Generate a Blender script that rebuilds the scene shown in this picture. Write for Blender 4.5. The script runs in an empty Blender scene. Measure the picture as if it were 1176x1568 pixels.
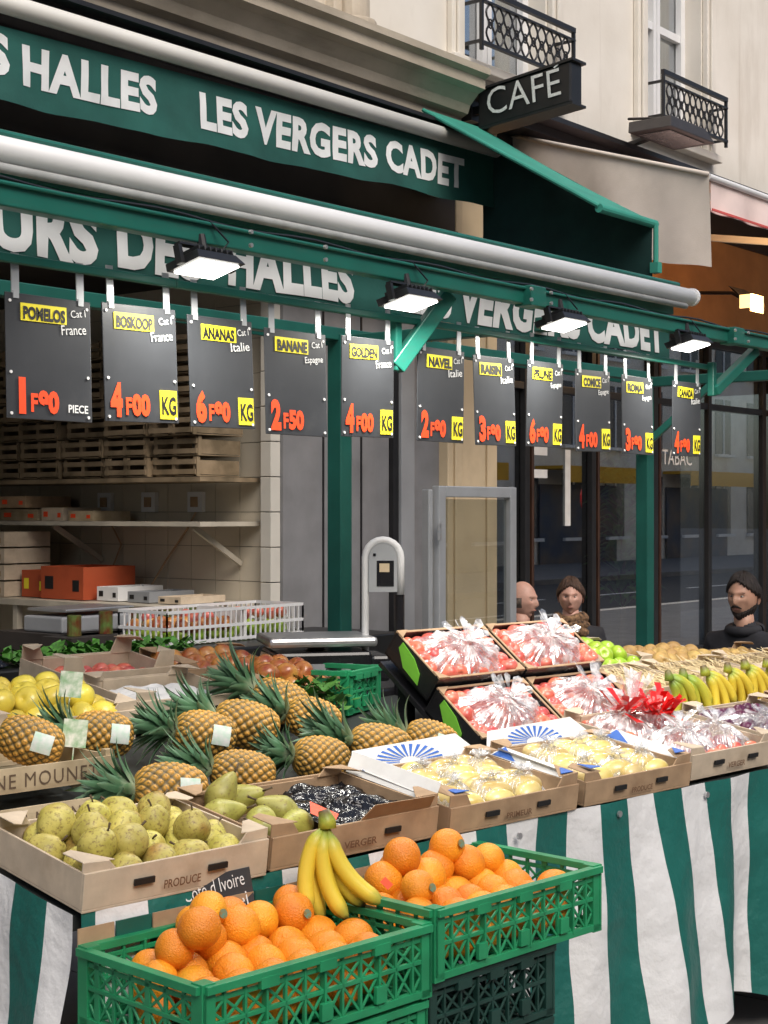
import bpy, bmesh, math, random
from mathutils import Vector, Matrix, Euler
from mathutils import noise as mnoise
random.seed(7)
rad=math.radians
scene=bpy.context.scene
scene.view_settings.view_transform='Standard'
scene.view_settings.look='None'
scene.view_settings.exposure=0
# ---------------------------------------------------------------- materials
def M(name,col,rough=.6,var=.15,scale=15,bump=0.0,metal=0,col2=None,coat=0,spec=.5,bscale=None,emit=None,estr=0,detail=4,dist=0.003):
    m=bpy.data.materials.new(name); m.use_nodes=True
    nt=m.node_tree; b=nt.nodes['Principled BSDF']
    tc=nt.nodes.new('ShaderNodeTexCoord'); nz=nt.nodes.new('ShaderNodeTexNoise')
    nz.inputs['Scale'].default_value=scale; nz.inputs['Detail'].default_value=detail
    nt.links.new(tc.outputs['Object'],nz.inputs['Vector'])
    r=nt.nodes.new('ShaderNodeValToRGB')
    c1=[max(0,c*(1-var)) for c in col]; c2=col2 if col2 else [min(1,c*(1+var)) for c in col]
    r.color_ramp.elements[0].position=.32; r.color_ramp.elements[1].position=.68
    r.color_ramp.elements[0].color=(*c1,1); r.color_ramp.elements[1].color=(*c2,1)
    nt.links.new(nz.outputs['Fac'],r.inputs['Fac']); nt.links.new(r.outputs['Color'],b.inputs['Base Color'])
    b.inputs['Roughness'].default_value=rough; b.inputs['Metallic'].default_value=metal
    b.inputs['Coat Weight'].default_value=coat; b.inputs['Specular IOR Level'].default_value=spec
    if bump>0:
        n2=nt.nodes.new('ShaderNodeTexNoise'); n2.inputs['Scale'].default_value=bscale or scale*4
        n2.inputs['Detail'].default_value=3
        nt.links.new(tc.outputs['Object'],n2.inputs['Vector'])
        bp=nt.nodes.new('ShaderNodeBump'); bp.inputs['Strength'].default_value=bump; bp.inputs['Distance'].default_value=dist
        nt.links.new(n2.outputs['Fac'],bp.inputs['Height']); nt.links.new(bp.outputs['Normal'],b.inputs['Normal'])
    if emit:
        b.inputs['Emission Color'].default_value=(*emit,1); b.inputs['Emission Strength'].default_value=estr
    return m
def obj_random_tint(m,amount=.1,val=.25):
    nt=m.node_tree; b=nt.nodes['Principled BSDF']
    src=b.inputs['Base Color'].links[0].from_socket
    oi=nt.nodes.new('ShaderNodeObjectInfo'); hs=nt.nodes.new('ShaderNodeHueSaturation')
    mr=nt.nodes.new('ShaderNodeMapRange'); mr.inputs['To Min'].default_value=.5-amount/2; mr.inputs['To Max'].default_value=.5+amount/2
    mv=nt.nodes.new('ShaderNodeMapRange'); mv.inputs['To Min'].default_value=1-val; mv.inputs['To Max'].default_value=1+val
    nt.links.new(oi.outputs['Random'],mr.inputs['Value']); nt.links.new(oi.outputs['Random'],mv.inputs['Value'])
    nt.links.new(mr.outputs[0],hs.inputs['Hue']); nt.links.new(mv.outputs[0],hs.inputs['Value'])
    nt.links.new(src,hs.inputs['Color']); nt.links.new(hs.outputs['Color'],b.inputs['Base Color'])
def dirt(m,col,scale=1.5,lo=.5,hi=.7,amt=.6,stretch=(1,1,1)):
    nt=m.node_tree;b=nt.nodes['Principled BSDF'];src=b.inputs['Base Color'].links[0].from_socket
    tc=nt.nodes.new('ShaderNodeTexCoord'); mp=nt.nodes.new('ShaderNodeMapping'); mp.inputs['Scale'].default_value=stretch
    n=nt.nodes.new('ShaderNodeTexNoise'); n.inputs['Scale'].default_value=scale; n.inputs['Detail'].default_value=9; n.inputs['Roughness'].default_value=.65
    nt.links.new(tc.outputs['Object'],mp.inputs['Vector']); nt.links.new(mp.outputs[0],n.inputs['Vector'])
    mr=nt.nodes.new('ShaderNodeMapRange'); mr.inputs['From Min'].default_value=lo; mr.inputs['From Max'].default_value=hi; mr.inputs['To Max'].default_value=amt; nt.links.new(n.outputs['Fac'],mr.inputs['Value'])
    mx=nt.nodes.new('ShaderNodeMix'); mx.data_type='RGBA'; nt.links.new(mr.outputs[0],mx.inputs[0]); nt.links.new(src,mx.inputs[6]); mx.inputs[7].default_value=(*col,1)
    nt.links.new(mx.outputs[2],b.inputs['Base Color'])
def attr_mat(name,stops,rough=.5,bump=0,bscale=80,noise=.2,nscale=20,coat=0):
    m=bpy.data.materials.new(name); m.use_nodes=True; nt=m.node_tree; b=nt.nodes['Principled BSDF']
    at=nt.nodes.new('ShaderNodeAttribute'); at.attribute_name='val'
    tc=nt.nodes.new('ShaderNodeTexCoord'); nz=nt.nodes.new('ShaderNodeTexNoise'); nz.inputs['Scale'].default_value=nscale
    nt.links.new(tc.outputs['Object'],nz.inputs['Vector'])
    ma=nt.nodes.new('ShaderNodeMath'); ma.operation='MULTIPLY_ADD'; ma.inputs[1].default_value=noise
    nt.links.new(nz.outputs['Fac'],ma.inputs[0]); nt.links.new(at.outputs['Fac'],ma.inputs[2])
    sb=nt.nodes.new('ShaderNodeMath'); sb.operation='SUBTRACT'; sb.inputs[1].default_value=noise*.5
    nt.links.new(ma.outputs[0],sb.inputs[0])
    r=nt.nodes.new('ShaderNodeValToRGB'); e=r.color_ramp.elements
    e[0].position=stops[0][0]; e[0].color=(*stops[0][1],1); e[1].position=stops[-1][0]; e[1].color=(*stops[-1][1],1)
    for p,c in stops[1:-1]:
        x=e.new(p); x.color=(*c,1)
    nt.links.new(sb.outputs[0],r.inputs['Fac']); nt.links.new(r.outputs['Color'],b.inputs['Base Color'])
    b.inputs['Roughness'].default_value=rough; b.inputs['Coat Weight'].default_value=coat
    if bump:
        n2=nt.nodes.new('ShaderNodeTexNoise'); n2.inputs['Scale'].default_value=bscale
        nt.links.new(tc.outputs['Object'],n2.inputs['Vector'])
        bp=nt.nodes.new('ShaderNodeBump'); bp.inputs['Strength'].default_value=bump; bp.inputs['Distance'].default_value=.002
        nt.links.new(n2.outputs['Fac'],bp.inputs['Height']); nt.links.new(bp.outputs['Normal'],b.inputs['Normal'])
    return m
def clear_mat(name,white=.25,gloss=.25,tint=(.95,.95,.95)):
    m=bpy.data.materials.new(name); m.use_nodes=True; nt=m.node_tree
    for n in list(nt.nodes): nt.nodes.remove(n)
    o=nt.nodes.new('ShaderNodeOutputMaterial'); tr=nt.nodes.new('ShaderNodeBsdfTransparent'); gl=nt.nodes.new('ShaderNodeBsdfGlossy'); df=nt.nodes.new('ShaderNodeBsdfDiffuse')
    gl.inputs['Roughness'].default_value=.12; df.inputs['Color'].default_value=(*tint,1)
    tc=nt.nodes.new('ShaderNodeTexCoord'); nz=nt.nodes.new('ShaderNodeTexNoise'); nz.inputs['Scale'].default_value=28; nz.inputs['Detail'].default_value=3
    nt.links.new(tc.outputs['Object'],nz.inputs['Vector'])
    mr=nt.nodes.new('ShaderNodeMapRange'); mr.inputs['From Min'].default_value=.42; mr.inputs['From Max'].default_value=.72; mr.inputs['To Min'].default_value=white*.3; mr.inputs['To Max'].default_value=min(1,white*2.2)
    nt.links.new(nz.outputs['Fac'],mr.inputs['Value'])
    bp=nt.nodes.new('ShaderNodeBump'); bp.inputs['Strength'].default_value=.8; bp.inputs['Distance'].default_value=.006
    nt.links.new(nz.outputs['Fac'],bp.inputs['Height']); nt.links.new(bp.outputs['Normal'],gl.inputs['Normal'])
    m1=nt.nodes.new('ShaderNodeMixShader'); m2=nt.nodes.new('ShaderNodeMixShader'); m2.inputs[0].default_value=gloss
    nt.links.new(mr.outputs[0],m1.inputs[0]); nt.links.new(tr.outputs[0],m1.inputs[1]); nt.links.new(df.outputs[0],m1.inputs[2])
    nt.links.new(m1.outputs[0],m2.inputs[1]); nt.links.new(gl.outputs[0],m2.inputs[2]); nt.links.new(m2.outputs[0],o.inputs['Surface'])
    return m
def glass_mat(name,refl=.4):
    m=bpy.data.materials.new(name); m.use_nodes=True; nt=m.node_tree
    for n in list(nt.nodes): nt.nodes.remove(n)
    o=nt.nodes.new('ShaderNodeOutputMaterial'); tr=nt.nodes.new('ShaderNodeBsdfTransparent'); gl=nt.nodes.new('ShaderNodeBsdfGlossy')
    tr.inputs['Color'].default_value=(.8,.82,.8,1); gl.inputs['Roughness'].default_value=.01; gl.inputs['Color'].default_value=(.9,.92,.95,1)
    mx=nt.nodes.new('ShaderNodeMixShader'); mx.inputs[0].default_value=refl
    nt.links.new(tr.outputs[0],mx.inputs[1]); nt.links.new(gl.outputs[0],mx.inputs[2]); nt.links.new(mx.outputs[0],o.inputs['Surface'])
    return m

# ---------------------------------------------------------------- mesh builder
class MB:
    def __init__(s): s.v=[];s.f=[];s.m=[]
    def box(s,c,d,R=None,m=0):
        i=len(s.v); c=Vector(c)
        for x in(-.5,.5):
            for y in(-.5,.5):
                for z in(-.5,.5):
                    p=Vector((x*d[0],y*d[1],z*d[2]))
                    if R: p=R@p
                    s.v.append(c+p)
        for q in((0,1,3,2),(4,6,7,5),(0,4,5,1),(2,3,7,6),(0,2,6,4),(1,5,7,3)):
            s.f.append([i+k for k in q]); s.m.append(m)
        return s
    def bb(s,lo,hi,m=0):
        return s.box([(a+b)/2 for a,b in zip(lo,hi)],[abs(b-a) for a,b in zip(lo,hi)],None,m)
    def beam(s,p,q,w,h,m=0,up=(0,0,1)):
        p=Vector(p);q=Vector(q);d=q-p;L=d.length;d=d/L;u=Vector(up)
        if abs(d.dot(u))>.98: u=Vector((0,1,0))
        x=d.cross(u).normalized(); z=x.cross(d)
        R=Matrix((x,d,z)).transposed()
        return s.box((p+q)/2,(w,L,h),R,m)
    def tube(s,pts,r,seg=10,m=0,caps=True):
        pts=[Vector(p) for p in pts]; n=len(pts)
        rr=r if isinstance(r,(list,tuple)) else [r]*n
        i0=len(s.v); prev=None
        for k,p in enumerate(pts):
            d=(pts[min(k+1,n-1)]-pts[max(k-1,0)]).normalized()
            if prev is None:
                u=Vector((0,0,1)) if abs(d.z)<.9 else Vector((0,1,0))
                x=d.cross(u).normalized()
            else:
                x=(prev-d*prev.dot(d)).normalized()
            prev=x; y=d.cross(x)
            for j in range(seg):
                a=2*math.pi*j/seg
                s.v.append(p+(x*math.cos(a)+y*math.sin(a))*rr[k])
        for k in range(n-1):
            for j in range(seg):
                a=i0+k*seg+j;b=i0+k*seg+(j+1)%seg
                s.f.append([a,b,b+seg,a+seg]); s.m.append(m)
        if caps:
            s.f.append([i0+j for j in range(seg)][::-1]); s.m.append(m)
            s.f.append([i0+(n-1)*seg+j for j in range(seg)]); s.m.append(m)
        return s
    def poly(s,pts,m=0):
        i=len(s.v); s.v+= [Vector(p) for p in pts]; s.f.append(list(range(i,i+len(pts)))); s.m.append(m); return s
    def prism(s,pts,off,m=0):
        off=Vector(off); n=len(pts); i=len(s.v)
        s.v+=[Vector(p) for p in pts]+[Vector(p)+off for p in pts]
        s.f.append([i+j for j in range(n)][::-1]); s.m.append(m); s.f.append([i+n+j for j in range(n)]); s.m.append(m)
        for j in range(n):
            k=(j+1)%n; s.f.append([i+j,i+k,i+n+k,i+n+j]); s.m.append(m)
        return s
    def grid(s,fn,nu,nv,m=0,wrapu=False):
        i=len(s.v)
        for b in range(nv+1):
            for a in range(nu+(0 if wrapu else 1)):
                s.v.append(Vector(fn(a/nu,b/nv)))
        w=nu+(0 if wrapu else 1)
        for b in range(nv):
            for a in range(nu):
                a2=(a+1)%w if wrapu else a+1
                s.f.append([i+b*w+a,i+b*w+a2,i+(b+1)*w+a2,i+(b+1)*w+a]); s.m.append(m)
        return s
    def mesh(s,name,mats,smooth=False,vals=None):
        me=bpy.data.meshes.new(name); me.from_pydata([tuple(v) for v in s.v],[],s.f)
        for mt in mats: me.materials.append(mt)
        me.polygons.foreach_set('material_index',s.m)
        if smooth: me.polygons.foreach_set('use_smooth',[True]*len(s.f))
        if vals is not None:
            a=me.attributes.new('val','FLOAT','POINT'); a.data.foreach_set('value',vals)
        me.update(); return me
    def obj(s,name,mats,parent=None,smooth=False,bevel=0,loc=None,vals=None):
        if not isinstance(mats,(list,tuple)): mats=[mats]
        o=bpy.data.objects.new(name,s.mesh(name,mats,smooth,vals)); scene.collection.objects.link(o)
        if parent: o.parent=parent
        if loc: o.location=loc
        if bevel:
            b=o.modifiers.new('bev','BEVEL'); b.width=bevel; b.segments=2; b.limit_method='ANGLE'
        return o
def inst(me,name,parent=None,loc=(0,0,0),rot=None,scale=1):
    o=bpy.data.objects.new(name,me); scene.collection.objects.link(o)
    if parent: o.parent=parent
    o.location=loc
    if rot is not None: o.rotation_euler=rot
    o.scale=(scale,)*3 if not isinstance(scale,(tuple,list)) else scale
    return o
def empty(name,loc=(0,0,0),rot=None,parent=None):
    e=bpy.data.objects.new(name,None); scene.collection.objects.link(e); e.location=loc; e.empty_display_size=.1
    if rot is not None: e.rotation_euler=rot
    if parent: e.parent=parent
    return e
def text(s,name,loc,W,H,mat,parent=None,rot=(rad(90),0,0),bold=.02,sp=1.0):
    c=bpy.data.curves.new(name,'FONT'); c.body=s; c.size=1; c.offset=bold; c.resolution_u=3; c.space_character=sp
    o=bpy.data.objects.new(name,c); scene.collection.objects.link(o); c.materials.append(mat)
    bpy.context.view_layer.update()
    dx,dy=max(.01,o.dimensions.x),max(.01,o.dimensions.y)
    o.scale=((W/dx) if W else H/dy,H/dy,1)
    o.rotation_euler=rot; o.location=loc
    if parent: o.parent=parent
    return o
def printed_text(s,name,loc,W,H,mat,parent,yfn,rot=(rad(90),0,0),bold=.045,sp=1.06):
    # lettering printed on canvas: text turned into a mesh that follows the folds of the cloth
    o=text(s,name,loc,W,H,mat,None,rot,bold,sp); bpy.context.view_layer.update()
    dg=bpy.context.evaluated_depsgraph_get(); me=bpy.data.meshes.new_from_object(o.evaluated_get(dg)); me.transform(o.matrix_world)
    bm=bmesh.new(); bm.from_mesh(me); bmesh.ops.triangulate(bm,faces=bm.faces[:])
    for _ in range(3):
        es=[e for e in bm.edges if e.calc_length()>.035]
        if es: bmesh.ops.subdivide_edges(bm,edges=es,cuts=1); bmesh.ops.triangulate(bm,faces=bm.faces[:])
    for v in bm.verts: v.co.y=yfn(v.co.x,v.co.z)-.0035
    bm.to_mesh(me); bm.free()
    bpy.data.objects.remove(o)
    n=bpy.data.objects.new(name,me); scene.collection.objects.link(n); n.parent=parent; return n

# ---------------------------------------------------------------- palette
GREEN=M('green_paint',(.012,.11,.085),.45,.15,6,.1)
GREENL=M('green_bar',(.012,.135,.10),.4,.12,6); dirt(GREENL,(.04,.09,.07),7,.5,.8,.5,(1,6,6))
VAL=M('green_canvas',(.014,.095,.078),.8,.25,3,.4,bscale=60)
VALD=M('green_canvas_shaded',(.006,.040,.036),.85,.2,5,.3,bscale=200)  # green canvas with the shade inside and under the hood put into its colour
TEAL=M('teal_canvas',(.035,.27,.20),.7,.15,4,.2,bscale=100)
WHITE=M('white_paint',(.76,.76,.75),.5,.05,6)
ROLL=M('roller_white',(.84,.84,.83),.45,.05,3); dirt(ROLL,(.5,.5,.47),2,.52,.7,.3,(1,6,6))
LETTER=M('letter_white',(.80,.82,.81),.7,.07,12); dirt(LETTER,(.35,.42,.38),6,.5,.75,.3)
BLACK=M('black_metal',(.012,.012,.013),.45,.2,10)
DARK=M('dark_panel',(.030,.025,.022),.6,.3,3,.1)
STONE=M('old_limestone',(.55,.47,.36),.85,.2,2.2,.5,col2=(.66,.59,.48),bscale=14,detail=8,dist=.01); dirt(STONE,(.22,.17,.12),1.2,.5,.75,.7,(1,1,.5))
CORN=M('cornice_stone',(.44,.38,.29),.85,.2,2.2,.5,col2=(.54,.47,.37),bscale=18,detail=8,dist=.008); dirt(CORN,(.16,.12,.09),1.6,.48,.72,.75,(.5,2,2))
STUC=M('cream_stucco',(.74,.69,.60),.85,.08,1.6,.25,col2=(.80,.76,.68),bscale=30,detail=8); dirt(STUC,(.42,.36,.28),1.3,.55,.8,.5,(1.5,1,.35)); dirt(STUC,(.34,.27,.20),2.5,.62,.78,.45,(3,1,.12))
PILA=M('beige_stone',(.64,.51,.33),.8,.1,3,.2); dirt(PILA,(.35,.25,.15),2,.55,.8,.5)
ORW=M('orange_render',(.52,.27,.10),.8,.12,4,.2)
GREY=M('grey_shutter',(.21,.21,.215),.55,.12,5); dirt(GREY,(.10,.09,.09),1.5,.5,.8,.5,(1,1,.3))
GREYL=M('grey_frame',(.27,.28,.29),.5,.08,5)
ALU=M('aluminium',(.55,.57,.58),.35,.06,8,metal=.5)
STEEL=M('brushed_steel',(.6,.6,.6),.35,.1,12,metal=.8)
CARD=M('cardboard',(.40,.27,.16),.85,.12,18,.15); dirt(CARD,(.22,.13,.07),7,.5,.75,.5)
CARDL=M('cardboard_pale',(.56,.46,.34),.85,.12,14,.15); dirt(CARDL,(.33,.24,.15),6,.5,.75,.5)
WOOD=M('crate_wood',(.44,.34,.20),.8,.25,9,.3,col2=(.57,.46,.30)); dirt(WOOD,(.22,.15,.08),4,.5,.75,.6,(1,1,8))
WOODD=M('old_crate_wood',(.23,.17,.095),.85,.35,7,.3,col2=(.35,.26,.16))
BOARD=M('slate_board',(.042,.045,.050),.35,.15,6); dirt(BOARD,(.10,.10,.10),9,.55,.85,.35)
YEL=M('yellow_label',(.85,.74,.03),.55,.05,8)
RED=M('red_price',(.95,.08,.015),.5,.05,8)
INK=M('black_ink',(.01,.01,.01),.6,.1,8)
CHALK=M('chalk_white',(.75,.76,.74),.8,.1,40)
BPL=M('black_plastic',(.012,.012,.014),.25,.2,10,.2)
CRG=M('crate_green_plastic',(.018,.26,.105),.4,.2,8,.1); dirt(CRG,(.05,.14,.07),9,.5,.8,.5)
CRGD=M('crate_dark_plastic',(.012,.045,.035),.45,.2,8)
ORG=M('orange_skin',(.86,.25,.012),.40,.10,7,1.0,col2=(.93,.38,.02),bscale=300,dist=.0025); dirt(ORG,(.70,.42,.06),9,.58,.8,.45); obj_random_tint(ORG,.014,.08)
TILE=M('wall_tile',(.56,.50,.39),.3,.1,2)
BLUE=M('blue_print',(.03,.12,.45),.6,.1,8)
PAPER=M('white_paper',(.72,.72,.70),.75,.08,10); dirt(PAPER,(.5,.45,.38),8,.5,.8,.4)
LED=M('led_panel',(.9,.9,.9),.5,0,5,emit=(1,.97,.90),estr=9)
WARM=M('warm_bulb',(.9,.7,.4),.5,0,5,emit=(1,.66,.25),estr=2.2)
LEAF=M('leaf_green',(.06,.18,.03),.5,.4,20,.2)

# ---------------------------------------------------------------- camera, light, sky
cam=bpy.data.cameras.new('camera'); co=bpy.data.objects.new('camera',cam); scene.collection.objects.link(co); scene.camera=co
co.location=(0,0,1.6); co.rotation_euler=(rad(90),0,-math.atan2(.7822,.6231)); cam.lens=55.1; cam.sensor_width=36; cam.clip_end=500; cam.clip_start=.05
w=bpy.data.worlds.new('World'); scene.world=w; w.use_nodes=True
sk=w.node_tree.nodes.new('ShaderNodeTexSky'); sk.sky_type='NISHITA'; sk.sun_disc=False; sk.sun_elevation=rad(46); sk.sun_rotation=rad(205)
sk.dust_density=4; sk.air_density=1.0; sk.ozone_density=.9
bg=w.node_tree.nodes['Background']; bg.inputs['Strength'].default_value=.15
w.node_tree.links.new(sk.outputs['Color'],bg.inputs['Color'])
sl=bpy.data.lights.new('sun','SUN'); sl.energy=1.75; sl.angle=rad(35); sl.color=(1,.97,.94)
so=bpy.data.objects.new('sun',sl); scene.collection.objects.link(so)
az=rad(205); el=rad(46); sd=Vector((math.sin(az)*math.cos(el),math.cos(az)*math.cos(el),math.sin(el)))
so.rotation_euler=sd.to_track_quat('Z','Y').to_euler()

# ---------------------------------------------------------------- ground
ASPH=M('asphalt',(.05,.05,.052),.9,.2,6,.5,bscale=120)
PAVE=M('paving',(.18,.175,.17),.85,.15,3,.3,bscale=60)
g=MB(); g.grid(lambda a,b:(-150+300*a,-150+300*b,-.13),6,6); g.obj('ground',ASPH)
MB().bb((-60,-8,-.129),(120,-1.2,-.122)).obj('road',ASPH)
g=MB()
for i in range(-15,40):
    g.bb((i*1.2,-1.0,-.12),(i*1.2+1.19,12,0))
g.obj('pavement',PAVE)
MB().bb((-60,-1.2,-.12),(120,-1.004,.005)).obj('kerb',STUC,bevel=.01)
MB().bb((-60,-14,-.12),(120,-8.0,0)).obj('pavement',PAVE)
g=MB()
for i in range(-8,20): g.bb((i*4,-4.7,-.118),(i*4+2,-4.58,-.115))
g.obj('road_marking',WHITE)

# ---------------------------------------------------------------- main building
bld=empty('apartment_building')
MB().bb((-6,6.0,4.22),(6.98,6.4,9)).obj('stone_wall',STONE,bld)
w1=MB(); w1.bb((6.98,5.93,4.22),(7.28,6.4,9)); w1.tube([(7.13,5.90,4.3),(7.13,5.90,9)],.09,12)
for z,r in((4.36,.14),(4.42,.11),(4.47,.13)): w1.tube([(7.13,5.90,z-.02),(7.13,5.90,z+.025)],r,14)
w1.obj('pilaster',STONE,bld,bevel=.01)
w1=MB()
wins=[(8.34,9.36),(10.76,11.72),(13.9,15.1),(17,18.2),(20.1,21.3),(23.2,24.4)]
x=7.28
for a,b in wins:
    w1.bb((x,6.0,4.22),(a,6.4,9)); w1.bb((a,6.0,4.22),(b,6.4,4.56)); w1.bb((a,6.0,7.1),(b,6.4,9)); x=b
w1.bb((x,6.0,4.22),(34,6.4,9)); w1.obj('upper_wall',STUC,bld)
tr=MB(); gl=MB(); cu=MB(); fr=MB(); rl=MB()
for a,b in wins:
    for xx in(a-.16,b+.02): 
        tr.bb((xx,5.95,4.56),(xx+.14,5.998,7.1)); tr.bb((xx+.035,5.925,4.56),(xx+.105,5.948,7.1))
    tr.bb((a-.2,5.90,4.49),(b+.2,5.998,4.555)); tr.bb((a-.16,5.93,7.12),(b+.16,5.998,7.3))
    gl.bb((a,6.2,4.57),(b,6.205,7.09)); cu.grid(lambda u,v:(a+.05+u*(.3),6.32+.03*math.sin(u*30),4.6+v*2.4),30,1)
    cu.grid(lambda u,v:(b-.35+u*(.3),6.32+.03*math.sin(u*30),4.6+v*2.4),30,1)
    mid=(a+b)/2
    for xx,ww in((a+.035,.07),(b-.035,.07),(mid-.03,.05),(mid+.03,.05)): fr.box((xx,6.17,5.8),(ww,.05,2.5))
    for zz in(4.62,5.5,7.05): fr.box((mid,6.175,zz),(b-a-.002,.045,.06))
    y0=5.80
    for zz,hh in((4.97,.035),(4.90,.014),(4.63,.02)): rl.box((mid,y0,zz),(b-a+.12,.03,hh))
    for e in(a-.05,b+.05): rl.box((e,y0,4.78),(.022,.022,.40)); rl.beam((e,y0,4.9),(e,5.99,4.9),.015,.02); rl.beam((e,y0,4.64),(e,5.99,4.64),.015,.02)
    n=10; st=(b-a)/n
    for i in range(n):
        cx=a+st*(i+.5)
        for sg in(1,-1):
            pts=[(cx+sg*st*.48*math.sin(t*2*math.pi/12),y0,4.64+.26*t/12) for t in range(13)]
            rl.tube(pts,.0075,5)
        pts=[(cx+.022*math.cos(t),y0,4.77+.03*math.sin(t)) for t in [k*.7 for k in range(10)]]
        rl.tube(pts,.006,5)
tr.obj('window_trim',STUC,bld,bevel=.008); gl.obj('window_glass',glass_mat('window_glass_mat',.45),bld); cu.obj('curtains',PAPER,bld); fr.obj('window_frames',WHITE,bld); rl.obj('balcony_railings',BLACK,bld)
MB().bb((7.3,6.45,4.4),(34,6.5,8)).obj('room_back',M('room_grey',(.18,.18,.17),.9),bld)
prof=[(6.0,3.93),(5.72,3.93),(5.72,3.97),(5.68,3.99),(5.68,4.04),(5.63,4.06),(5.61,4.11),(5.55,4.17),(5.50,4.19),(5.50,4.25),(5.46,4.27),(5.46,4.31),(5.70,4.36),(6.0,4.38)]
MB().prism([(-6,y,z) for y,z in prof],(13.9,0,0)).obj('cornice',CORN,bld)
br=MB()
for i,(y0,y1,z0,z1) in enumerate([(5.55,5.99,3.82,3.925),(5.62,5.99,3.72,3.82),(5.72,5.99,3.55,3.72)]): br.bb((7.68+i*.012,y0,z0),(7.86-i*.012,y1,z1))
br.obj('cornice_console',CORN,bld,bevel=.015)
MB().bb((-6,5.58,3.875),(7.95,5.71,3.925)).bb((-6,5.50,3.900),(7.95,5.578,3.922)).obj('awning_cassette_top',BLACK,bld)
MB().bb((7.9,5.72,4.14),(34,5.995,4.20)).bb((7.9,5.60,4.201),(34,5.995,4.235)).obj('cafe_ledge',BLACK,bld)
MB().bb((-6,5.80,2.95),(8.0,5.99,3.87)).obj('shop_fascia',DARK,bld)
fb=MB()
for z in(3.05,3.2,3.34): fb.bb((-6,5.77,z),(7.99,5.798,z+.02))
fb.obj('fascia_ribs',DARK,bld)
def tilewall(name,x,y0,y1):
    t=MB(); n=int((y1-y0)/.2); 
    for i in range(n):
        for k in range(15):
            t.bb((x,y0+i*.2+.002,k*.2+.002),(x-.008,y0+i*.2+.198,k*.2+.198))
    t.obj(name,TILE,bld)
tilewall('tile_wall_side',6.6,6.12,9.12)
MB().bb((6.6,6.1,0),(6.75,9.2,3.6)).obj('side_wall_core',M('grout',(.25,.23,.18),.9),bld)
MB().bb((-6,9.2,0),(6.6,9.3,3.6)).obj('shop_back_wall',TILE,bld)
MB().bb((-6,6.0,2.95),(6.6,9.2,3.05)).obj('shop_ceiling',DARK,bld)
t=MB()
for k in range(15): t.bb((6.53,6.02,k*.2+.002),(6.61,6.10,k*.2+.197))
t.obj('tile_pillar',M('white_tile',(.62,.59,.52),.3,.08,3),bld,bevel=.003)
MB().bb((6.612,6.0,0),(7.58,6.09,2.95)).obj('grey_panel',GREY,bld)
p=MB()
for xx in(6.95,7.3): p.bb((xx,5.99,0),(xx+.010,5.998,2.94))
p.obj('panel_seams',BLACK,bld)
MB().bb((7.585,5.97,0),(7.64,6.09,2.95)).obj('dark_jamb',BLACK,bld)
MB().bb((7.645,5.95,0),(7.78,6.09,2.95)).obj('grey_jamb',GREYL,bld,bevel=.006)
MB().bb((7.785,6.0,0),(8.1,6.09,3.5)).obj('grey_infill',GREY,bld)
p=MB(); p.bb((8.103,5.93,0),(8.66,6.09,4.13)); p.bb((8.16,5.91,.3),(8.24,5.928,3.9)); p.bb((8.52,5.91,.3),(8.60,5.928,3.9)); p.obj('beige_pilaster',PILA,bld,bevel=.008)
BRN=M('cafe_wood',(.05,.022,.012),.4,.3,6)
c=MB()
for xx,ww in((8.69,.04),(9.11,.06),(10.0,.06),(10.94,.07),(11.86,.06),(12.9,.07),(14.2,.09),(15.6,.09)):
    c.bb((xx-ww/2,5.985,0),(xx+ww/2,6.028,3.0))
for zz in(.45,2.45,2.97): c.bb((8.66,5.99,zz),(16.5,6.026,zz+.05))
c.bb((8.66,5.995,0),(16.5,6.024,.45)); c.obj('cafe_frame',BLACK,bld,bevel=.004)
c=MB()
for xx in(9.17,10.06,11.0): c.bb((xx,5.99,.5),(xx+.03,6.02,2.96))
c.obj('cafe_frame_trim',BRN,bld)
MB().bb((8.68,6.03,.4),(16.5,6.035,3.03)).obj('cafe_glass',glass_mat('cafe_glass_mat',.40),bld)
MB().bb((8.67,5.95,3.04),(30,6.09,3.85)).obj('cafe_fascia',ORW,bld)
MB().bb((8.67,5.93,3.852),(30,6.09,4.135)).obj('cafe_fascia_top',DARK,bld)
MB().bb((13.0,5.93,0),(13.5,5.98,3.035)).bb((16.5,5.95,0),(30,6.09,3.035)).obj('cafe_orange_pier',ORW,bld)
MB().bb((8.6,9.5,0),(18,9.6,3.4)).bb((8.5,6.1,0),(8.6,9.5,3.4)).bb((8.6,6.1,3.05),(18,9.5,3.15)).obj('cafe_interior',M('cafe_dark',(.045,.03,.02),.8,.3,3),bld)
MB().bb((-6.2,6,0),(-6,9.3,3.6)).obj('shop_left_wall',TILE,bld)
MB().bb((-60,6.0,0),(-6.2,6.4,9)).bb((34,6.0,0),(120,6.4,9)).obj('far_wall',STUC,bld)
po=MB(); po.bb((9.66,6.022,1.50),(9.73,6.027,2.05)); po.bb((9.25,6.022,2.0),(9.42,6.027,2.08)); po.bb((9.25,6.022,1.84),(9.42,6.027,1.90)); po.obj('window_notices',PAPER,bld)
text('TABAC','window_lettering',(11.1,6.02,1.98),.5,.12,LETTER,bld,bold=.0)
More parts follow.
